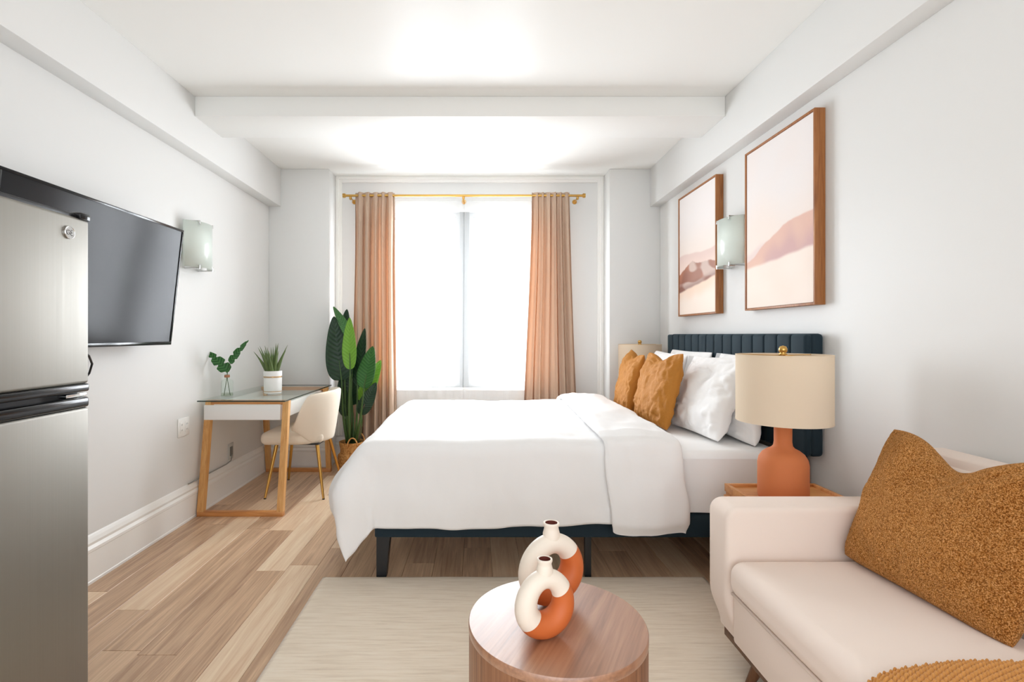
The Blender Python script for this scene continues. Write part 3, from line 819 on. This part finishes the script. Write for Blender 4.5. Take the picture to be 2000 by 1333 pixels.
put('piping', *tube([(SX0 + .020, .102, .310), (SX0 + .020, 1.760, .310)], .005, 8), M['sofa'], sofa, smooth=True)
cu = put('seat_cushion', *soft_box(SX0 - .004, 1.40, .104, 1.758, .314, .436, .048, puff=.012, amp=.002, fz=5), M['sofa'], sofa, smooth=True)
# slanted back with tufted panels
def back_geo():
    poly = [(1.365, .33), (1.405, .33), (1.488, .780), (1.500, .802), (1.51, .812), (1.60, .812), (1.618, .79), (1.618, .20), (1.40, .20)]
    V, F = prism([(x, z) for x, z in poly[1:]], 1, .10, 1.762, .010)
    return V, F
put('backrest', *back_geo(), M['sofa'], sofa, auto=50)
for k in range(3):
    a = .108 + k * .552; b = a + .546
    def bp(u, v, a=a, b=b):
        w = 2 * math.pi * u
        e = (abs(math.cos(w)) ** .5) * math.copysign(1, math.cos(w)); g = (abs(math.sin(w)) ** .5) * math.copysign(1, math.sin(w))
        y = (a + b) / 2 + (b - a) / 2 * (2 * v - 1)
        end = (1 - (2 * v - 1) ** 10) ** .5
        h = .175; zc = .61 + h * g * (.9 + .1 * end); xc = 1.404 + (zc - .33) * .1845 + .005 + .034 * e * end
        d = min(abs(v - .5) * (b - a), 9); xc += (.014 * math.exp(-(d / .05) ** 2) * math.exp(-((zc - .66) / .05) ** 2) if e < 0 else 0)
        return (xc, y, zc)
    put('back_cushion', *grid(bp, 40, 60, cu=True), M['sofa'], sofa, smooth=True)
box('wooden_rail', SX0 + .040, SX1 - .04, .0, 1.86, .112, .142, M['leg'], sofa, .003)
for x, sx in ((SX0 + .085, -1), (SX1 - .10, 1)):
    for y, sy in ((1.70, 1), (.14, -1)):
        put('leg', *tube([(x, y, .113), (x + sx * .028, y + sy * .028, .0115 if sx < 0 else 0.0)], [.021, .012], 14), M['leg'], sofa, auto=40)

# boucle cushion on the sofa
cv = pillow_geo(w=.53, h=.48, T=.16, seed=3.4, n=110, pinch=.035, chop=.085, wrinkle=.007, sag=.22, crease=.0025, rounding=.045)
cv = ([p + Vector((0, .0016 * nz(p.x * 160, p.z * 160, p.y * 160) * (1 if p.y > 0 else -1), .0)) for p in cv[0]], cv[1])
bc = put('boucle_cushion', *cv, M['boucle'], None, smooth=True, local=True)
bc.location = (1.268, 1.490, .437); bc.rotation_euler = (Matrix.Rotation(R(95), 3, 'Z') @ Matrix.Rotation(R(22), 3, 'X') @ Matrix.Rotation(R(-1), 3, 'Y')).to_euler()
tag(bc, 'large fluffy caramel cushion leaning on the sofa back', 'cushion')

# knitted throw laid over the seat front
def throw():
    y0, y1 = .62, 1.162
    path = [(1.34, .447), (1.2, .4505), (1.05, .4515), (.93, .4475), (.885, .440), (.858, .424), (.842, .398), (.836, .36), (.834, .30), (.832, .24)]
    seg = [0.0]
    for a, b in zip(path, path[1:]): seg.append(seg[-1] + math.dist(a, b))
    tx = list(zip(seg, [p[0] for p in path])); tz = list(zip(seg, [p[1] for p in path]))
    def base(l, y):
        e = 1e-3
        p = Vector((lerp_tab(tx, l), y, lerp_tab(tz, l))); q = Vector((lerp_tab(tx, l + e), y, lerp_tab(tz, l + e))); r_ = Vector((lerp_tab(tx, l - e), y, lerp_tab(tz, l - e)))
        t = (q - r_).normalized(); return p, Vector((t.z, 0, -t.x)) if False else Vector((-t.z * -1, 0, t.x * -1)) if False else Vector((t.z, 0, -t.x))
    nu, nv = 330, 300
    def f(u, v):
        l = seg[-1] * (.002 + .996 * u); y = y0 + (y1 - y0) * v
        p, n = base(l, y)
        if n.z < 0 and n.x > 0: n = -n
        if n.z < -1e-6: n = -n
        edge_ = sm(0, .03, (1 - v) * (y1 - y0)) * sm(0, .03, v * (y1 - y0)) * sm(0, .03, u * seg[-1])
        st = (abs(math.sin(math.pi * l / .0135)) * abs(math.sin(math.pi * (y + .4 * l) / .0115))) ** .6
        h = .003 + .008 * edge_ + .0100 * st + .003 * nz(l * 9, y * 9)
        yy = y + .010 * nz(l * 5, 2.2) * sm(.5, 1, v) - .035 * sm(.25, .8, u) * v
        q = p + n * h; q.y = yy
        return q
    o = put('knit_throw', *grid(f, nu, nv), M['knit'], smooth=True)
    return tag(o, 'caramel chunky knit throw laid over the front of the sofa seat', 'throw')
throw()

# ---------------------------------------------------------------- round table with two vases
TX, TY, TR, TH = .207, 1.346, .231, .45
tb = thing('round_side_table', 'round walnut drum table standing on the rug', 'table', (TX, TY, .0115))
put('drum', *lathe([(0, 0), (TR - .001, 0), (TR - .001, TH - .034), (0, TH - .034)], 96), M['walnut'], tb, local=True, auto=40)
o = put('table_top', *lathe([(0, TH - .034), (TR - .001, TH - .034), (TR, TH - .032), (TR, TH - .0145), (TR - .002, TH - .0115), (0, TH - .0115)], 96), M['walnut_top'], tb, local=True, auto=40)
o.rotation_euler = (0, 0, R(62))
def ring_vase(label, x, y, z, H, W, rz, k, c, hole):
    t = thing('ring_vase', label, 'vase', (x, y, z), (0, 0, R(rz)), 'two-tone ring vases')
    m = vase_mat('two_tone_clay', k, c)
    bodyH = H * .86; rb = bodyH * .188; rt = bodyH * .138       # tube radii low and high
    a = W / 2 - bodyH * .160; zc = bodyH * .5; n = 72
    pts, rad = [], []
    for i in range(n):
        w = 2 * math.pi * i / n
        r = rt + (rb - rt) * (.5 - .5 * math.sin(w))
        top, bot = bodyH - rt, rb
        zz = (top + bot) / 2 + (top - bot) / 2 * math.sin(w)
        pts.append((a * math.cos(w) * (1 - .06 * math.sin(w)), 0, zz)); rad.append(r)
    V, F = [], []; seg = 28
    for i in range(n):
        p = Vector(pts[i]); tt = Vector(pts[(i + 1) % n]) - Vector(pts[i - 1]); tt.normalize(); nn = Vector((tt.z, 0, -tt.x))
        for s in range(seg):
            w = 2 * math.pi * s / seg
            V.append(p + nn * (rad[i] * math.cos(w)) + Vector((0, 1, 0)) * (rad[i] * 1.02 * math.sin(w)))
    for i in range(n):
        j = (i + 1) % n
        for s in range(seg): F.append([i * seg + s, i * seg + (s + 1) % seg, j * seg + (s + 1) % seg, j * seg + s])
    zmin = min(v.z for v in V); V = [v - Vector((0, 0, zmin)) for v in V]
    put('body', V, F, m, t, local=True, smooth=True)
    rn = H * .088; zb = bodyH - rt * .75
    prof = [(rt * .90, bodyH - rt * .95), (rt * .86, bodyH - rt * .45), (rn * 1.18, bodyH + .001), (rn * 1.02, bodyH + (H - bodyH) * .4), (rn * .97, H - .012), (rn * 1.12, H - .005), (rn * 1.10, H - .001), (rn * .95, H), (rn * .84, H - .0015)]
    nk = put('neck', *lathe(prof, 36), m, t, local=True, smooth=True)
    put('opening', *lathe([(rn * .84, H - .0015), (rn * .76, H - .008), (rn * .72, H - .03), (0, H - .035)], 36), M['vase_in'], nk, local=True, smooth=True)
    return t
ring_vase('smaller two-tone ring vase, cream and terracotta, in front on the round table', .166, 1.268, TH, .196, .158, 22, .75, .080, 0)
ring_vase('larger two-tone ring vase, cream and terracotta, standing behind the small one', .205, 1.425, TH, .228, .198, 24, .72, .100, 0)

# ---------------------------------------------------------------- refrigerator
FX, FY0, FY1, FH = -1.200, .965, 1.583, 1.560
fr = thing('refrigerator', 'stainless steel two-door refrigerator at the left edge', 'refrigerator', (-1.5, 1.27, 0))
box('cabinet', -1.84, FX - .066, FY0 + .004, FY1 - .004, .03, FH - .012, M['blackm'], fr, .006)
box('top_cover', -1.84, FX - .010, FY0 + .006, FY1 - .006, FH - .012, FH + .004, M['blackm'], fr, .004)
fd = box('freezer_door', FX - .060, FX, FY0, FY1, 1.050, FH - .008, M['steel'], fr, .010, 4)
ld = box('fridge_door', FX - .060, FX, FY0, FY1, .06, .978, M['steel'], fr, .010, 4)
box('freezer_handle', FX - .055, FX + .002, FY0 + .001, FY1 - .001, 1.026, 1.050, M['black'], fd, .006, 3)
box('fridge_handle', FX - .055, FX + .002, FY0 + .001, FY1 - .001, .978, 1.010, M['black'], ld, .008, 3)
box('handle_recess', FX - .060, FX - .030, FY0 + .01, FY1 - .01, 1.008, 1.028, M['blackm'], fr)
box('center_hinge', FX - .035, FX - .004, FY1 - .085, FY1 - .006, 1.012, 1.022, M['chrome'], fr, .002)
box('top_hinge', FX - .050, FX + .003, FY1 - .040, FY1 + .001, FH - .010, FH + .010, M['black'], fr, .004)
for y in (FY0 + .05, FY1 - .05): put('foot', *tube([(-1.30, y, .032), (-1.30, y, 0)], .02, 14), M['blackm'], fr)
# round monogram badge
by, bz, br = 1.503, 1.500, .0195
bd = put('badge', *tube([(FX - .001, by, bz), (FX + .003, by, bz)], br, 36), M['chrome'], fd, auto=40)
put('badge_ring', *tube([(FX + .003, by + br * .92 * math.cos(a * R(10)), bz + br * .92 * math.sin(a * R(10))) for a in range(36)], .0012, 8, closed=True), M['chrome'], bd, smooth=True)
def scroll(cy, cz, r, a0, a1, k=0.0):
    return [(FX + .0034, cy + (r + k * i / 20) * math.cos(R(a0 + (a1 - a0) * i / 20)), cz + (r + k * i / 20) * math.sin(R(a0 + (a1 - a0) * i / 20))) for i in range(21)]
put('monogram', *join(tube(scroll(by - .006, bz, .0062, 45, 325), .0008, 6), tube([(FX + .0034, by - .005, bz - .0005), (FX + .0034, by - .0008, bz - .0005), (FX + .0034, by - .0008, bz - .0055)], .0008, 6),
    tube(scroll(by + .0075, bz + .0035, .0042, 60, 280), .0008, 6), tube(scroll(by + .0075, bz - .0042, .0042, 80, 320), .0008, 6)), mat('badge_grey', srgb(120, 120, 122), .4, metal=1.0), bd)

# ---------------------------------------------------------------- television on its wall mount
tv = thing('television', 'black flat-screen television tilted on the wall above the refrigerator', 'television', (-1.704, 2.343, 1.467))
tv.rotation_euler = (0, math.atan2(.073, .647), 0)
TW, THh = 1.120, .652
bx = lambda n, *a, m, p=tv, bv=.003: box(n, *a, m, p, bv, local=True)
bx('housing', -.034, -.004, -TW / 2, TW / 2, -THh / 2, THh / 2, m=M['blackm'], bv=.006)
bx('rear_cover', -.070, -.034, -TW * .36, TW * .36, -THh * .42, THh * .2, m=M['blackm'], bv=.012)
bx('screen', -.005, -.001, -TW / 2 + .012, TW / 2 - .012, -THh / 2 + .018, THh / 2 - .012, m=M['screen'], bv=.0)
for a in ((-TW / 2, TW / 2, -THh / 2, -THh / 2 + .018), (-TW / 2, TW / 2, THh / 2 - .012, THh / 2), (-TW / 2, -TW / 2 + .012, -THh / 2 + .018, THh / 2 - .012), (TW / 2 - .012, TW / 2, -THh / 2 + .018, THh / 2 - .012)):
    bx('bezel', -.006, .003, a[0], a[1], a[2], a[3], m=M['black'], bv=.0015)
mb = box('wall_bracket', -.156, -.140, -.16, .16, -.09, .09, M['blackm'], tv, .003, local=True)
box('bracket_arm', -.142, -.066, -.03, .03, -.05, .05, M['blackm'], tv, .003, local=True)
tag(put('tv_cable', *tube([(-1.775, 2.30, 1.20), (-1.80, 2.34, 1.12), (-1.83, 2.41, 1.10), (-1.845, 2.450, 1.06), (-1.86, 2.452, 1.015), (-1.868, 2.40, .96), (-1.868, 2.30, .97)], .005, 8), M['blackm'], smooth=True), 'short black cable hanging below the television beside the refrigerator', 'cable')

# ---------------------------------------------------------------- desk
dk = thing('writing_desk', 'writing desk with clear glass top, white tray and honey oak frame legs', 'desk', (-1.57, 3.95, 0))
GX0, GX1, GY0, GY1, GZ = -1.866, -1.283, 3.405, 4.490, .760
gt = box('glass_top', GX0, GX1, GY0, GY1, GZ - .008, GZ, M['deskglass'], dk)
e = .0015
for a in ((GX0, GX1, GY0 - e, GY0), (GX1, GX1 + e, GY0, GY1), (GX0, GX1, GY1, GY1 + e)):
    box('glass_edge', a[0], a[1], a[2], a[3], GZ - .008, GZ, M['glassedge'], gt)
# tray: floor and four sides
tx0, tx1, ty0, ty1, tz0, tz1 = -1.852, -1.336, 3.462, 4.430, .622, .722
tr_ = box('tray_floor', tx0 + .014, tx1 - .014, ty0 + .014, ty1 - .014, tz0, tz0 + .055, M['white'], dk)
for a in ((tx0, tx1, ty0, ty0 + .014), (tx0, tx1, ty1 - .014, ty1), (tx0, tx0 + .014, ty0 + .014, ty1 - .014), (tx1 - .014, tx1, ty0 + .014, ty1 - .014)):
    box('tray_side', *a, tz0, tz1, M['white'], dk, .0015)
def skew_bar(x0, x1, yb, yt, w, z0, z1):
    V = [(x0, yb, z0), (x1, yb, z0), (x1, yb + w, z0), (x0, yb + w, z0), (x0, yt, z1), (x1, yt, z1), (x1, yt + w, z1), (x0, yt + w, z1)]
    return [Vector(v) for v in V], [[3, 2, 1, 0], [4, 5, 6, 7], [0, 1, 5, 4], [1, 2, 6, 5], [2, 3, 7, 6], [3, 0, 4, 7]]
for yb, yt in ((3.372, 3.482), (4.470, 4.375)):
    for x0 in (-1.851, -1.325):
        put('leg', *skew_bar(x0, x0 + .040, yb, yt, .040, .030, GZ - .008), M['oak'], dk)
    box('foot_bar', -1.851, -1.285, yb, yb + .040, 0, .030, M['oak_h'], dk, .001)
    box('top_bar', -1.811, -1.325, yt, yt + .036, GZ - .035, GZ - .008, M['oak_h'], dk, .001)

# bottle with a leafy sprig
def leaf(name, base, tip, width, normal, m, parent, bend=.1, cup=.25, notch=0.0, nu=13, nv=36, seed=0.0, shape=.55):
    base, tip = Vector(base), Vector(tip); ax = tip - base; L = ax.length; ax.normalize()
    nrm = Vector(normal); nrm = (nrm - ax * nrm.dot(ax)).normalized(); side = ax.cross(nrm)
    V, uv = [], []
    for i in range(nu):
        u = -1 + 2 * i / (nu - 1)
        for j in range(nv):
            t = j / (nv - 1)
            wv = (math.sin(math.pi * t ** shape) ** .6) * (1 - .12 * t) if 0 < t < 1 else 0.0
            if notch: wv *= 1 - notch * abs(u) * max(0, math.sin(t * 19 + seed + (1.4 if u > 0 else 0))) ** 3
            wv = max(wv, .015)
            p = base + ax * (L * t) + side * (u * wv * width / 2) + nrm * (bend * L * (t * t - t * .0) * -1 + cup * width / 2 * wv * (abs(u) ** 1.5) - .012 * width * (1 if abs(u) < .02 else 0))
            p += nrm * (.03 * width * nz(u * 1.5 + seed, t * 5, seed))
            V.append(p); uv.append((u, t, 0))
    F = [[i * nv + j, (i + 1) * nv + j, (i + 1) * nv + j + 1, i * nv + j + 1] for i in range(nu - 1) for j in range(nv - 1)]
    o = put(name, V, F, m, parent, smooth=True)
    at = o.data.attributes.new('leafuv', 'FLOAT_VECTOR', 'POINT')
    at.data.foreach_set('vector', [c for q in uv for c in q])
    solid(o, .0016, 0)
    return o
bx_, by_ = -1.757, 3.590
bt = thing('glass_bottle', 'small clear glass bottle with a cork-coloured neck on the desk', 'bottle', (bx_, by_, GZ))
put('bottle_body', *lathe([(0, .004), (.036, .004), (.0405, .010), (.0405, .110), (.036, .122), (.020, .130), (.0145, .136), (.0145, .158), (.0165, .160), (.0165, .165), (.0125, .165), (.0125, .138), (.018, .126), (.034, .117), (.0375, .106), (.0375, .012), (.034, .008), (0, .008)], 36), M['glass'], bt, local=True, smooth=True)
put('bottle_foot', *lathe([(0, 0), (.036, 0), (.036, .004), (0, .004)], 36), M['glass'], bt, local=True)
M['water'] = desk_glass('water', (0.93, 0.96, 0.90, 1))
put('neck_wrap', *lathe([(.0150, .140), (.0175, .140), (.0185, .149), (.0175, .158), (.0150, .158)], 24, closed=True), M['cork'], bt, local=True, smooth=True)
put('water', *lathe([(0, .010), (.0370, .013), (.0370, .030), (0, .030)], 30), M['water'], bt, local=True)
sp = thing('leaf_sprig', 'sprig of two torn green leaves standing in the glass bottle', 'plant', (bx_, by_, GZ + .012))
Z = GZ
put('stem', *tube([(bx_ - .022, by_, Z + .014), (bx_ - .004, by_, Z + .120), (bx_ + .002, by_, Z + .170), (bx_ + .035, by_ - .01, Z + .262)], .0022, 8), M['stem'], sp, smooth=True)
put('stem', *tube([(bx_ + .022, by_, Z + .014), (bx_ + .003, by_, Z + .120), (bx_ + .000, by_, Z + .170), (bx_ + .012, by_ - .01, Z + .190)], .0022, 8), M['stem'], sp, smooth=True)
leaf('leaf', (bx_ + .016, by_ - .01, Z + .180), (bx_ - .125, by_ - .03, Z + .330), .088, (.35, -1, .35), M['leaf_sprig'], sp, bend=.16, cup=.2, notch=.62, seed=.4)
leaf('leaf', (bx_ + .024, by_ - .01, Z + .240), (bx_ + .145, by_ - .02, Z + .405), .066, (-.25, -1, .3), M['leaf_sprig'], sp, bend=.10, cup=.2, notch=.5, seed=2.2)

# aloe in a white banded pot
ax_, ay_ = -1.548, 3.870
al = thing('potted_aloe', 'small green aloe in a white pot with thin gold bands on the desk', 'plant', (ax_, ay_, GZ))
pt = put('pot', *lathe([(0, 0), (.060, 0), (.063, .004), (.066, .164), (.064, .167), (.058, .164), (.057, .140), (0, .140)], 44), M['pot'], al, local=True, auto=40)
for z in (.012, .118, .124):
    put('gold_band', *lathe([(.0630 + .003 * z / .164, z), (.0648 + .003 * z / .164, z), (.0648 + .003 * z / .164, z + .0035), (.0630 + .003 * z / .164, z + .0035)], 44, closed=True), M['gold'], pt, local=True)
put('soil', *lathe([(0, .150), (.0575, .149)], 36), M['soil'], al, local=True)
ra = random.Random(5)
for k in range(17):
    a = 2 * math.pi * k / 17 * 1.9 + ra.uniform(-.2, .2); tilt = .08 + .44 * (k / 16); L = .175 + .06 * ra.random()
    d = Vector((math.cos(a), math.sin(a), 0)); pts, rad = [], []
    for i in range(9):
        t = i / 8; pts.append(Vector((0, 0, .146)) + d * (.010 + .022 * k / 16 + L * t * math.sin(tilt) * (1 + .25 * t)) + Vector((0, 0, L * t * math.cos(tilt)))); rad.append(.0150 * (1 - t) ** .8 * (.75 + .5 * math.sin(math.pi * min(1, t + .25))) + .0006)
    put('leaf', *tube(pts, rad, 8), M['aloe'], al, local=True, smooth=True)

# ---------------------------------------------------------------- desk chair
ch = thing('desk_chair', 'cream velvet shell chair with slim brass legs at the desk', 'chair', (-1.36, 3.99, 0))
def seat_fn():
    x0, x1, y0, y1 = -1.600, -1.160, 3.745, 4.235
    V, F = soft_box(x0, x1, y0, y1, .385, .478, .040, n=20, puff=.012)
    out = []
    for v in V:          # rounder at the back, tapering
        k = sm(-1.35, -1.14, v.x); c = 3.99
        out.append(Vector((v.x, c + (v.y - c) * (1 - .30 * k), v.z + .0)))
    return out, F
put('seat', *seat_fn(), M['cream'], ch, smooth=True)
def shell(u, v):
    """curved shell wrapping the rear of the seat, tallest at the middle, cut away to the front"""
    w = 2 * math.pi * v
    ang = R(-94 + 188 * u); q = abs(2 * u - 1)
    rx, ry = .205, .262
    top = .775 - .045 * q ** 2 - .21 * sm(.62, 1.0, q) ; bot = .395 + .10 * sm(.55, 1.0, q)
    c = math.cos(w); s = math.sin(w)
    h = (top - bot) / 2; zm = (top + bot) / 2
    z = zm + h * math.copysign(abs(s) ** .45, s)
    th = .020 * math.copysign(abs(c) ** .45, c) * (1 - .55 * sm(.93, 1.0, q))
    lean = .16 * (z - .42)
    return (-1.345 + (rx + th + lean * .6) * math.cos(ang) + .045 * max(0, z - .45) * math.cos(ang), 3.99 + (ry + th + .12 * (z - .42)) * math.sin(ang) * (.86 + .14 * sm(.35, .7, z)), z)
Vs, Fs = grid(shell, 56, 44, cv=True)
Fs += [list(range(44))[::-1], [55 * 44 + k for k in range(44)]]
bk = put('backrest', Vs, Fs, M['cream'], ch, smooth=True)
put('piping', *tube([Vector(shell(i / 55, .25)) + Vector((0, 0, .001)) for i in range(56)], .004, 6), M['cream'], bk, smooth=True)
for (xt, yt, xb, yb_) in ((-1.500, 3.83, -1.552, 3.735), (-1.500, 4.15, -1.560, 4.225), (-1.205, 3.84, -1.122, 3.725), (-1.205, 4.14, -1.150, 4.300)):
    l = put('leg', *tube([(xt, yt, .395), (xb, yb_, 0.004)], [.014, .0085], 14), M['gold'], ch, auto=40)
    put('foot_cap', *tube([(xb, yb_, .008), (xb, yb_, 0)], .009, 12), M['blackm'], l)
box('seat_plate', -1.52, -1.18, 3.80, 4.18, .380, .392, M['blackm'], ch, .002)

# ---------------------------------------------------------------- wall sockets
def socket(label, y, z, name='wall_socket'):
    t = thing(name, label, 'socket', (XL, y, z))
    p = box('cover_plate', XL, XL + .006, y - .062, y + .062, z - .058, z + .058, M['plastic'], t, .002)
    for dy in (-.028, .028):
        r = box('receptacle', XL + .005, XL + .009, y + dy - .018, y + dy + .018, z - .034, z + .034, M['plastic'], p, .002)
        for dz in (-.017, .017):
            for ey in (-.006, .006): box('slot', XL + .0085, XL + .0095, y + dy + ey - .0012, y + dy + ey + .0012, z + dz - .005, z + dz + .005, M['slot'], r)
    return t
socket('white double wall socket between the refrigerator and the desk', 3.262, .612)
t = thing('wall_socket', 'grey wall socket under the desk just above the baseboard', 'socket', (XL, 3.885, .31))
p = box('cover_plate', XL, XL + .006, 3.845, 3.925, .255, .375, mat('grey_plastic', srgb(196, 196, 192), .5), t, .002)
box('receptacle', XL + .005, XL + .009, 3.865, 3.905, .28, .35, M['slot'], p, .001)
tag(put('power_cable', *tube([(XL + .014, 3.885, .29), (XL + .014, 3.87, .25), (XL + .0115, 3.80, .2375), (XL + .0115, 3.55, .2365), (XL + .0115, 3.30, .2365)], .004, 8), mat('grey_cord', srgb(150, 150, 146), .6), smooth=True), 'thin grey cord running along the top of the baseboard under the desk', 'cable')

# ---------------------------------------------------------------- tall plant in a basket
PX, PY = -1.105, 4.50
pl = thing('potted_banana_plant', 'tall broad-leaved plant in a woven basket beside the curtain', 'plant', (PX, PY, 0))
def basket_fn(u, v):
    z = .262 * v
    r = lerp_tab([(0, .078), (.02, .096), (.07, .116), (.125, .122), (.15, .118), (.165, .100), (.20, .098), (.245, .108), (.262, .110)], z)
    a = 2 * math.pi * u
    r += .0022 * math.sin(a * 34) * math.cos(z * 300) + .001 * math.sin(z * 520)
    return (PX + r * math.cos(a), PY + r * math.sin(a), z + .001)
Vb, Fb = grid(basket_fn, 136, 64, cu=True)
Fb.append([i * 64 for i in range(136)][::-1])
bs = put('basket', Vb, Fb, M['basket'], pl, smooth=True); solid(bs, .006)
for sgn in (-1, 1):
    a = R(-75) if sgn < 0 else R(60)
    cx_, cy_ = PX + .112 * math.cos(a), PY + .112 * math.sin(a); tx, ty = -math.sin(a), math.cos(a)
    put('handle', *tube([(cx_ + tx * .042 * math.cos(w), cy_ + ty * .042 * math.cos(w), .235 + .075 * math.sin(w)) for w in [math.pi * i / 14 for i in range(15)]], .006, 8), M['basket'], bs, smooth=True)
put('soil', *lathe([(0, .225), (.095, .222)], 30, (PX, PY, 0)), M['soil'], pl)
def px(x, y, d): return Vector(((x - 933) / 1000 * d, d, 1.2 - (y - 654) / 1000 * d))
lv = [ # base(stem top), tip, width m, depth base, depth tip, normal, material, bend
    ((667, 742), (652, 618), .205, 4.43, 4.46, (.25, -1, .10), 'leaf_dark', .02),
    ((684, 720), (681, 620), .118, 4.34, 4.36, (-.1, -1, .05), 'leaf_light', .05),
    ((690, 668), (652, 597), .085, 4.46, 4.50, (.6, -1, .3), 'leaf_mid', .06),
    ((672, 700), (676, 604), .135, 4.53, 4.55, (-.3, -1, .0), 'leaf_dark', .03),
    ((698, 752), (710, 641), .120, 4.47, 4.50, (-.45, -1, .05), 'leaf_dark', .04),
    ((711, 757), (726, 676), .160, 4.38, 4.42, (-.35, -1, .05), 'leaf_mid', .05),
    ((704, 782), (744, 704), .125, 4.50, 4.50, (.2, -1, -.2), 'leaf_light', .02),
    ((703, 808), (735, 748), .115, 4.44, 4.46, (.3, -1, .0), 'leaf_dark', .06),
    ((676, 812), (664, 738), .110, 4.52, 4.54, (.1, -1, .0), 'leaf_dark', .05),
    ((688, 790), (684, 705), .165, 4.56, 4.58, (.0, -1, .0), 'leaf_dark', .05),
]
foot = [(-.035, .0), (-.012, -.03), (-.02, .02), (-.03, .02), (.02, .01), (.03, -.02), (.04, .03), (.035, 0), (-.04, .03), (0, .04)]
for (b, tpx, w, db, dt, n, mm, bend), (fx, fy) in zip(lv, foot):
    B, T_ = px(*b, db), px(*tpx, dt); f0 = Vector((PX + fx, PY + fy, .215))
    lf = leaf('leaf', B - Vector((0, 0, .01)), T_, w * 1.12, n, M[mm], pl, bend=bend, cup=.22, seed=w * 50, nv=44, shape=.68 if w < .2 else .58)
    mid = (B + f0) / 2 + Vector((fx * .5, fy * .5, .02))
    put('stem', *tube([f0, f0.lerp(mid, .5) + Vector((fx * .1, 0, 0)), mid, mid.lerp(B, .5), B, B.lerp(T_, .3) + Vector((0, .006 * 0 - .0, 0))], [.014, .012, .010, .008, .006, .003], 10), M['stem'] if mm != 'leaf_dark' or w > .15 else M['stem2'] if b[0] > 700 else M['stem'], pl, smooth=True)

# ---------------------------------------------------------------- curtains
RY, RZ = 4.690, 2.474
rd = thing('curtain_rod', 'thin brass curtain rod above the windows', 'curtain rod', (-.12, RY, RZ))
put('rod', *tube([(-1.205, RY, RZ), (.955, RY, RZ)], .011, 16), M['brass'], rd, auto=40)
for x, s in ((-1.205, -1), (.955, 1)):
    put('finial', *tube([(x, RY, RZ), (x + s * .006, RY, RZ), (x + s * .008, RY, RZ), (x + s * .030, RY, RZ)], [.013, .013, .020, .020], 18), M['brass'], rd, auto=40)
for x in (-1.165, -.130, .915):
    br_ = put('bracket', *tube([(x, RY, RZ - .014), (x, RY + .04, RZ - .020), (x, YW - .004, RZ - .020)], .006, 8), M['brass'], rd)
    put('wall_flange', *tube([(x, YW - .006, RZ - .020), (x, YW, RZ - .020)], .022, 16), M['brass'], br_)
    put('cradle', *lathe([(0, RZ - .040), (.008, RZ - .038), (.012, RZ - .026), (.012, RZ - .012), (0, RZ - .010)], 14, (x, RY, 0)), M['brass'], br_)
amp_c = .044
def curtain(name, label, cat, m, xt0, xt1, xb0, xb1, y, ztop, zbot, folds, amp, seed, group, sheer=False, nu=240, nv=70):
    def f(u, v):
        z = ztop + (zbot - ztop) * v
        k = sm(0, 1, v) * .7 + .3 * v
        x0 = xt0 + (xb0 - xt0) * k; x1 = xt1 + (xb1 - xt1) * k
        ph = 2 * math.pi * folds * (u + .035 * nz(u * 5, seed) + .022 * nz(u * 3, v * 2, seed))
        a = amp * (.55 + .45 * sm(0, .12, v)) * (.75 + .5 * nz(u * 4.3, seed, v * .8))
        s = math.sin(ph) + .35 * math.sin(2 * ph + seed) + .2 * math.sin(3.3 * ph + 2 * seed)
        yy = y + a * s + .5 * amp * nz(u * 9, v * 1.5, seed + 3) * sm(.05, .3, v)
        if v < .035 and not sheer:      # narrow gathers of the rod pocket
            yy += .004 * math.sin(ph * 2.6)
        xx = x0 + (x1 - x0) * (u + (.026 * math.cos(ph + .6) if not sheer else .004 * math.cos(ph)))
        return (xx, yy, z)
    o = put(name, *grid(f, nu, nv), m, smooth=True)
    return tag(o, label, cat, group)
g1, g2 = 'taupe curtains', 'white sheers'
curtain('curtain', 'taupe pleated curtain hanging behind the tall leafy plant', 'curtain', M['curtain'], -1.128, -.752, -1.165, -.735, RY, RZ + .028, .025, 5.5, amp_c, 1.7, g1)
curtain('curtain', 'taupe pleated curtain hanging behind the bed near the cushions', 'curtain', M['curtain'], .485, .848, .395, .925, RY, RZ + .028, .025, 6.5, amp_c, 6.3, g1)
curtain('sheer_curtain', 'white sheer curtain over the window nearer the plant', 'curtain', M['sheer'], -.99, -.135, -1.00, -.145, RY + .075, RZ - .03, .06, 9, .014, 3.1, g2, True, 260, 40)
curtain('sheer_curtain', 'white sheer curtain over the window nearer the cushions', 'curtain', M['sheer'], -.125, .76, -.135, .77, RY + .075, RZ - .03, .06, 10, .014, 8.4, g2, True, 260, 40)
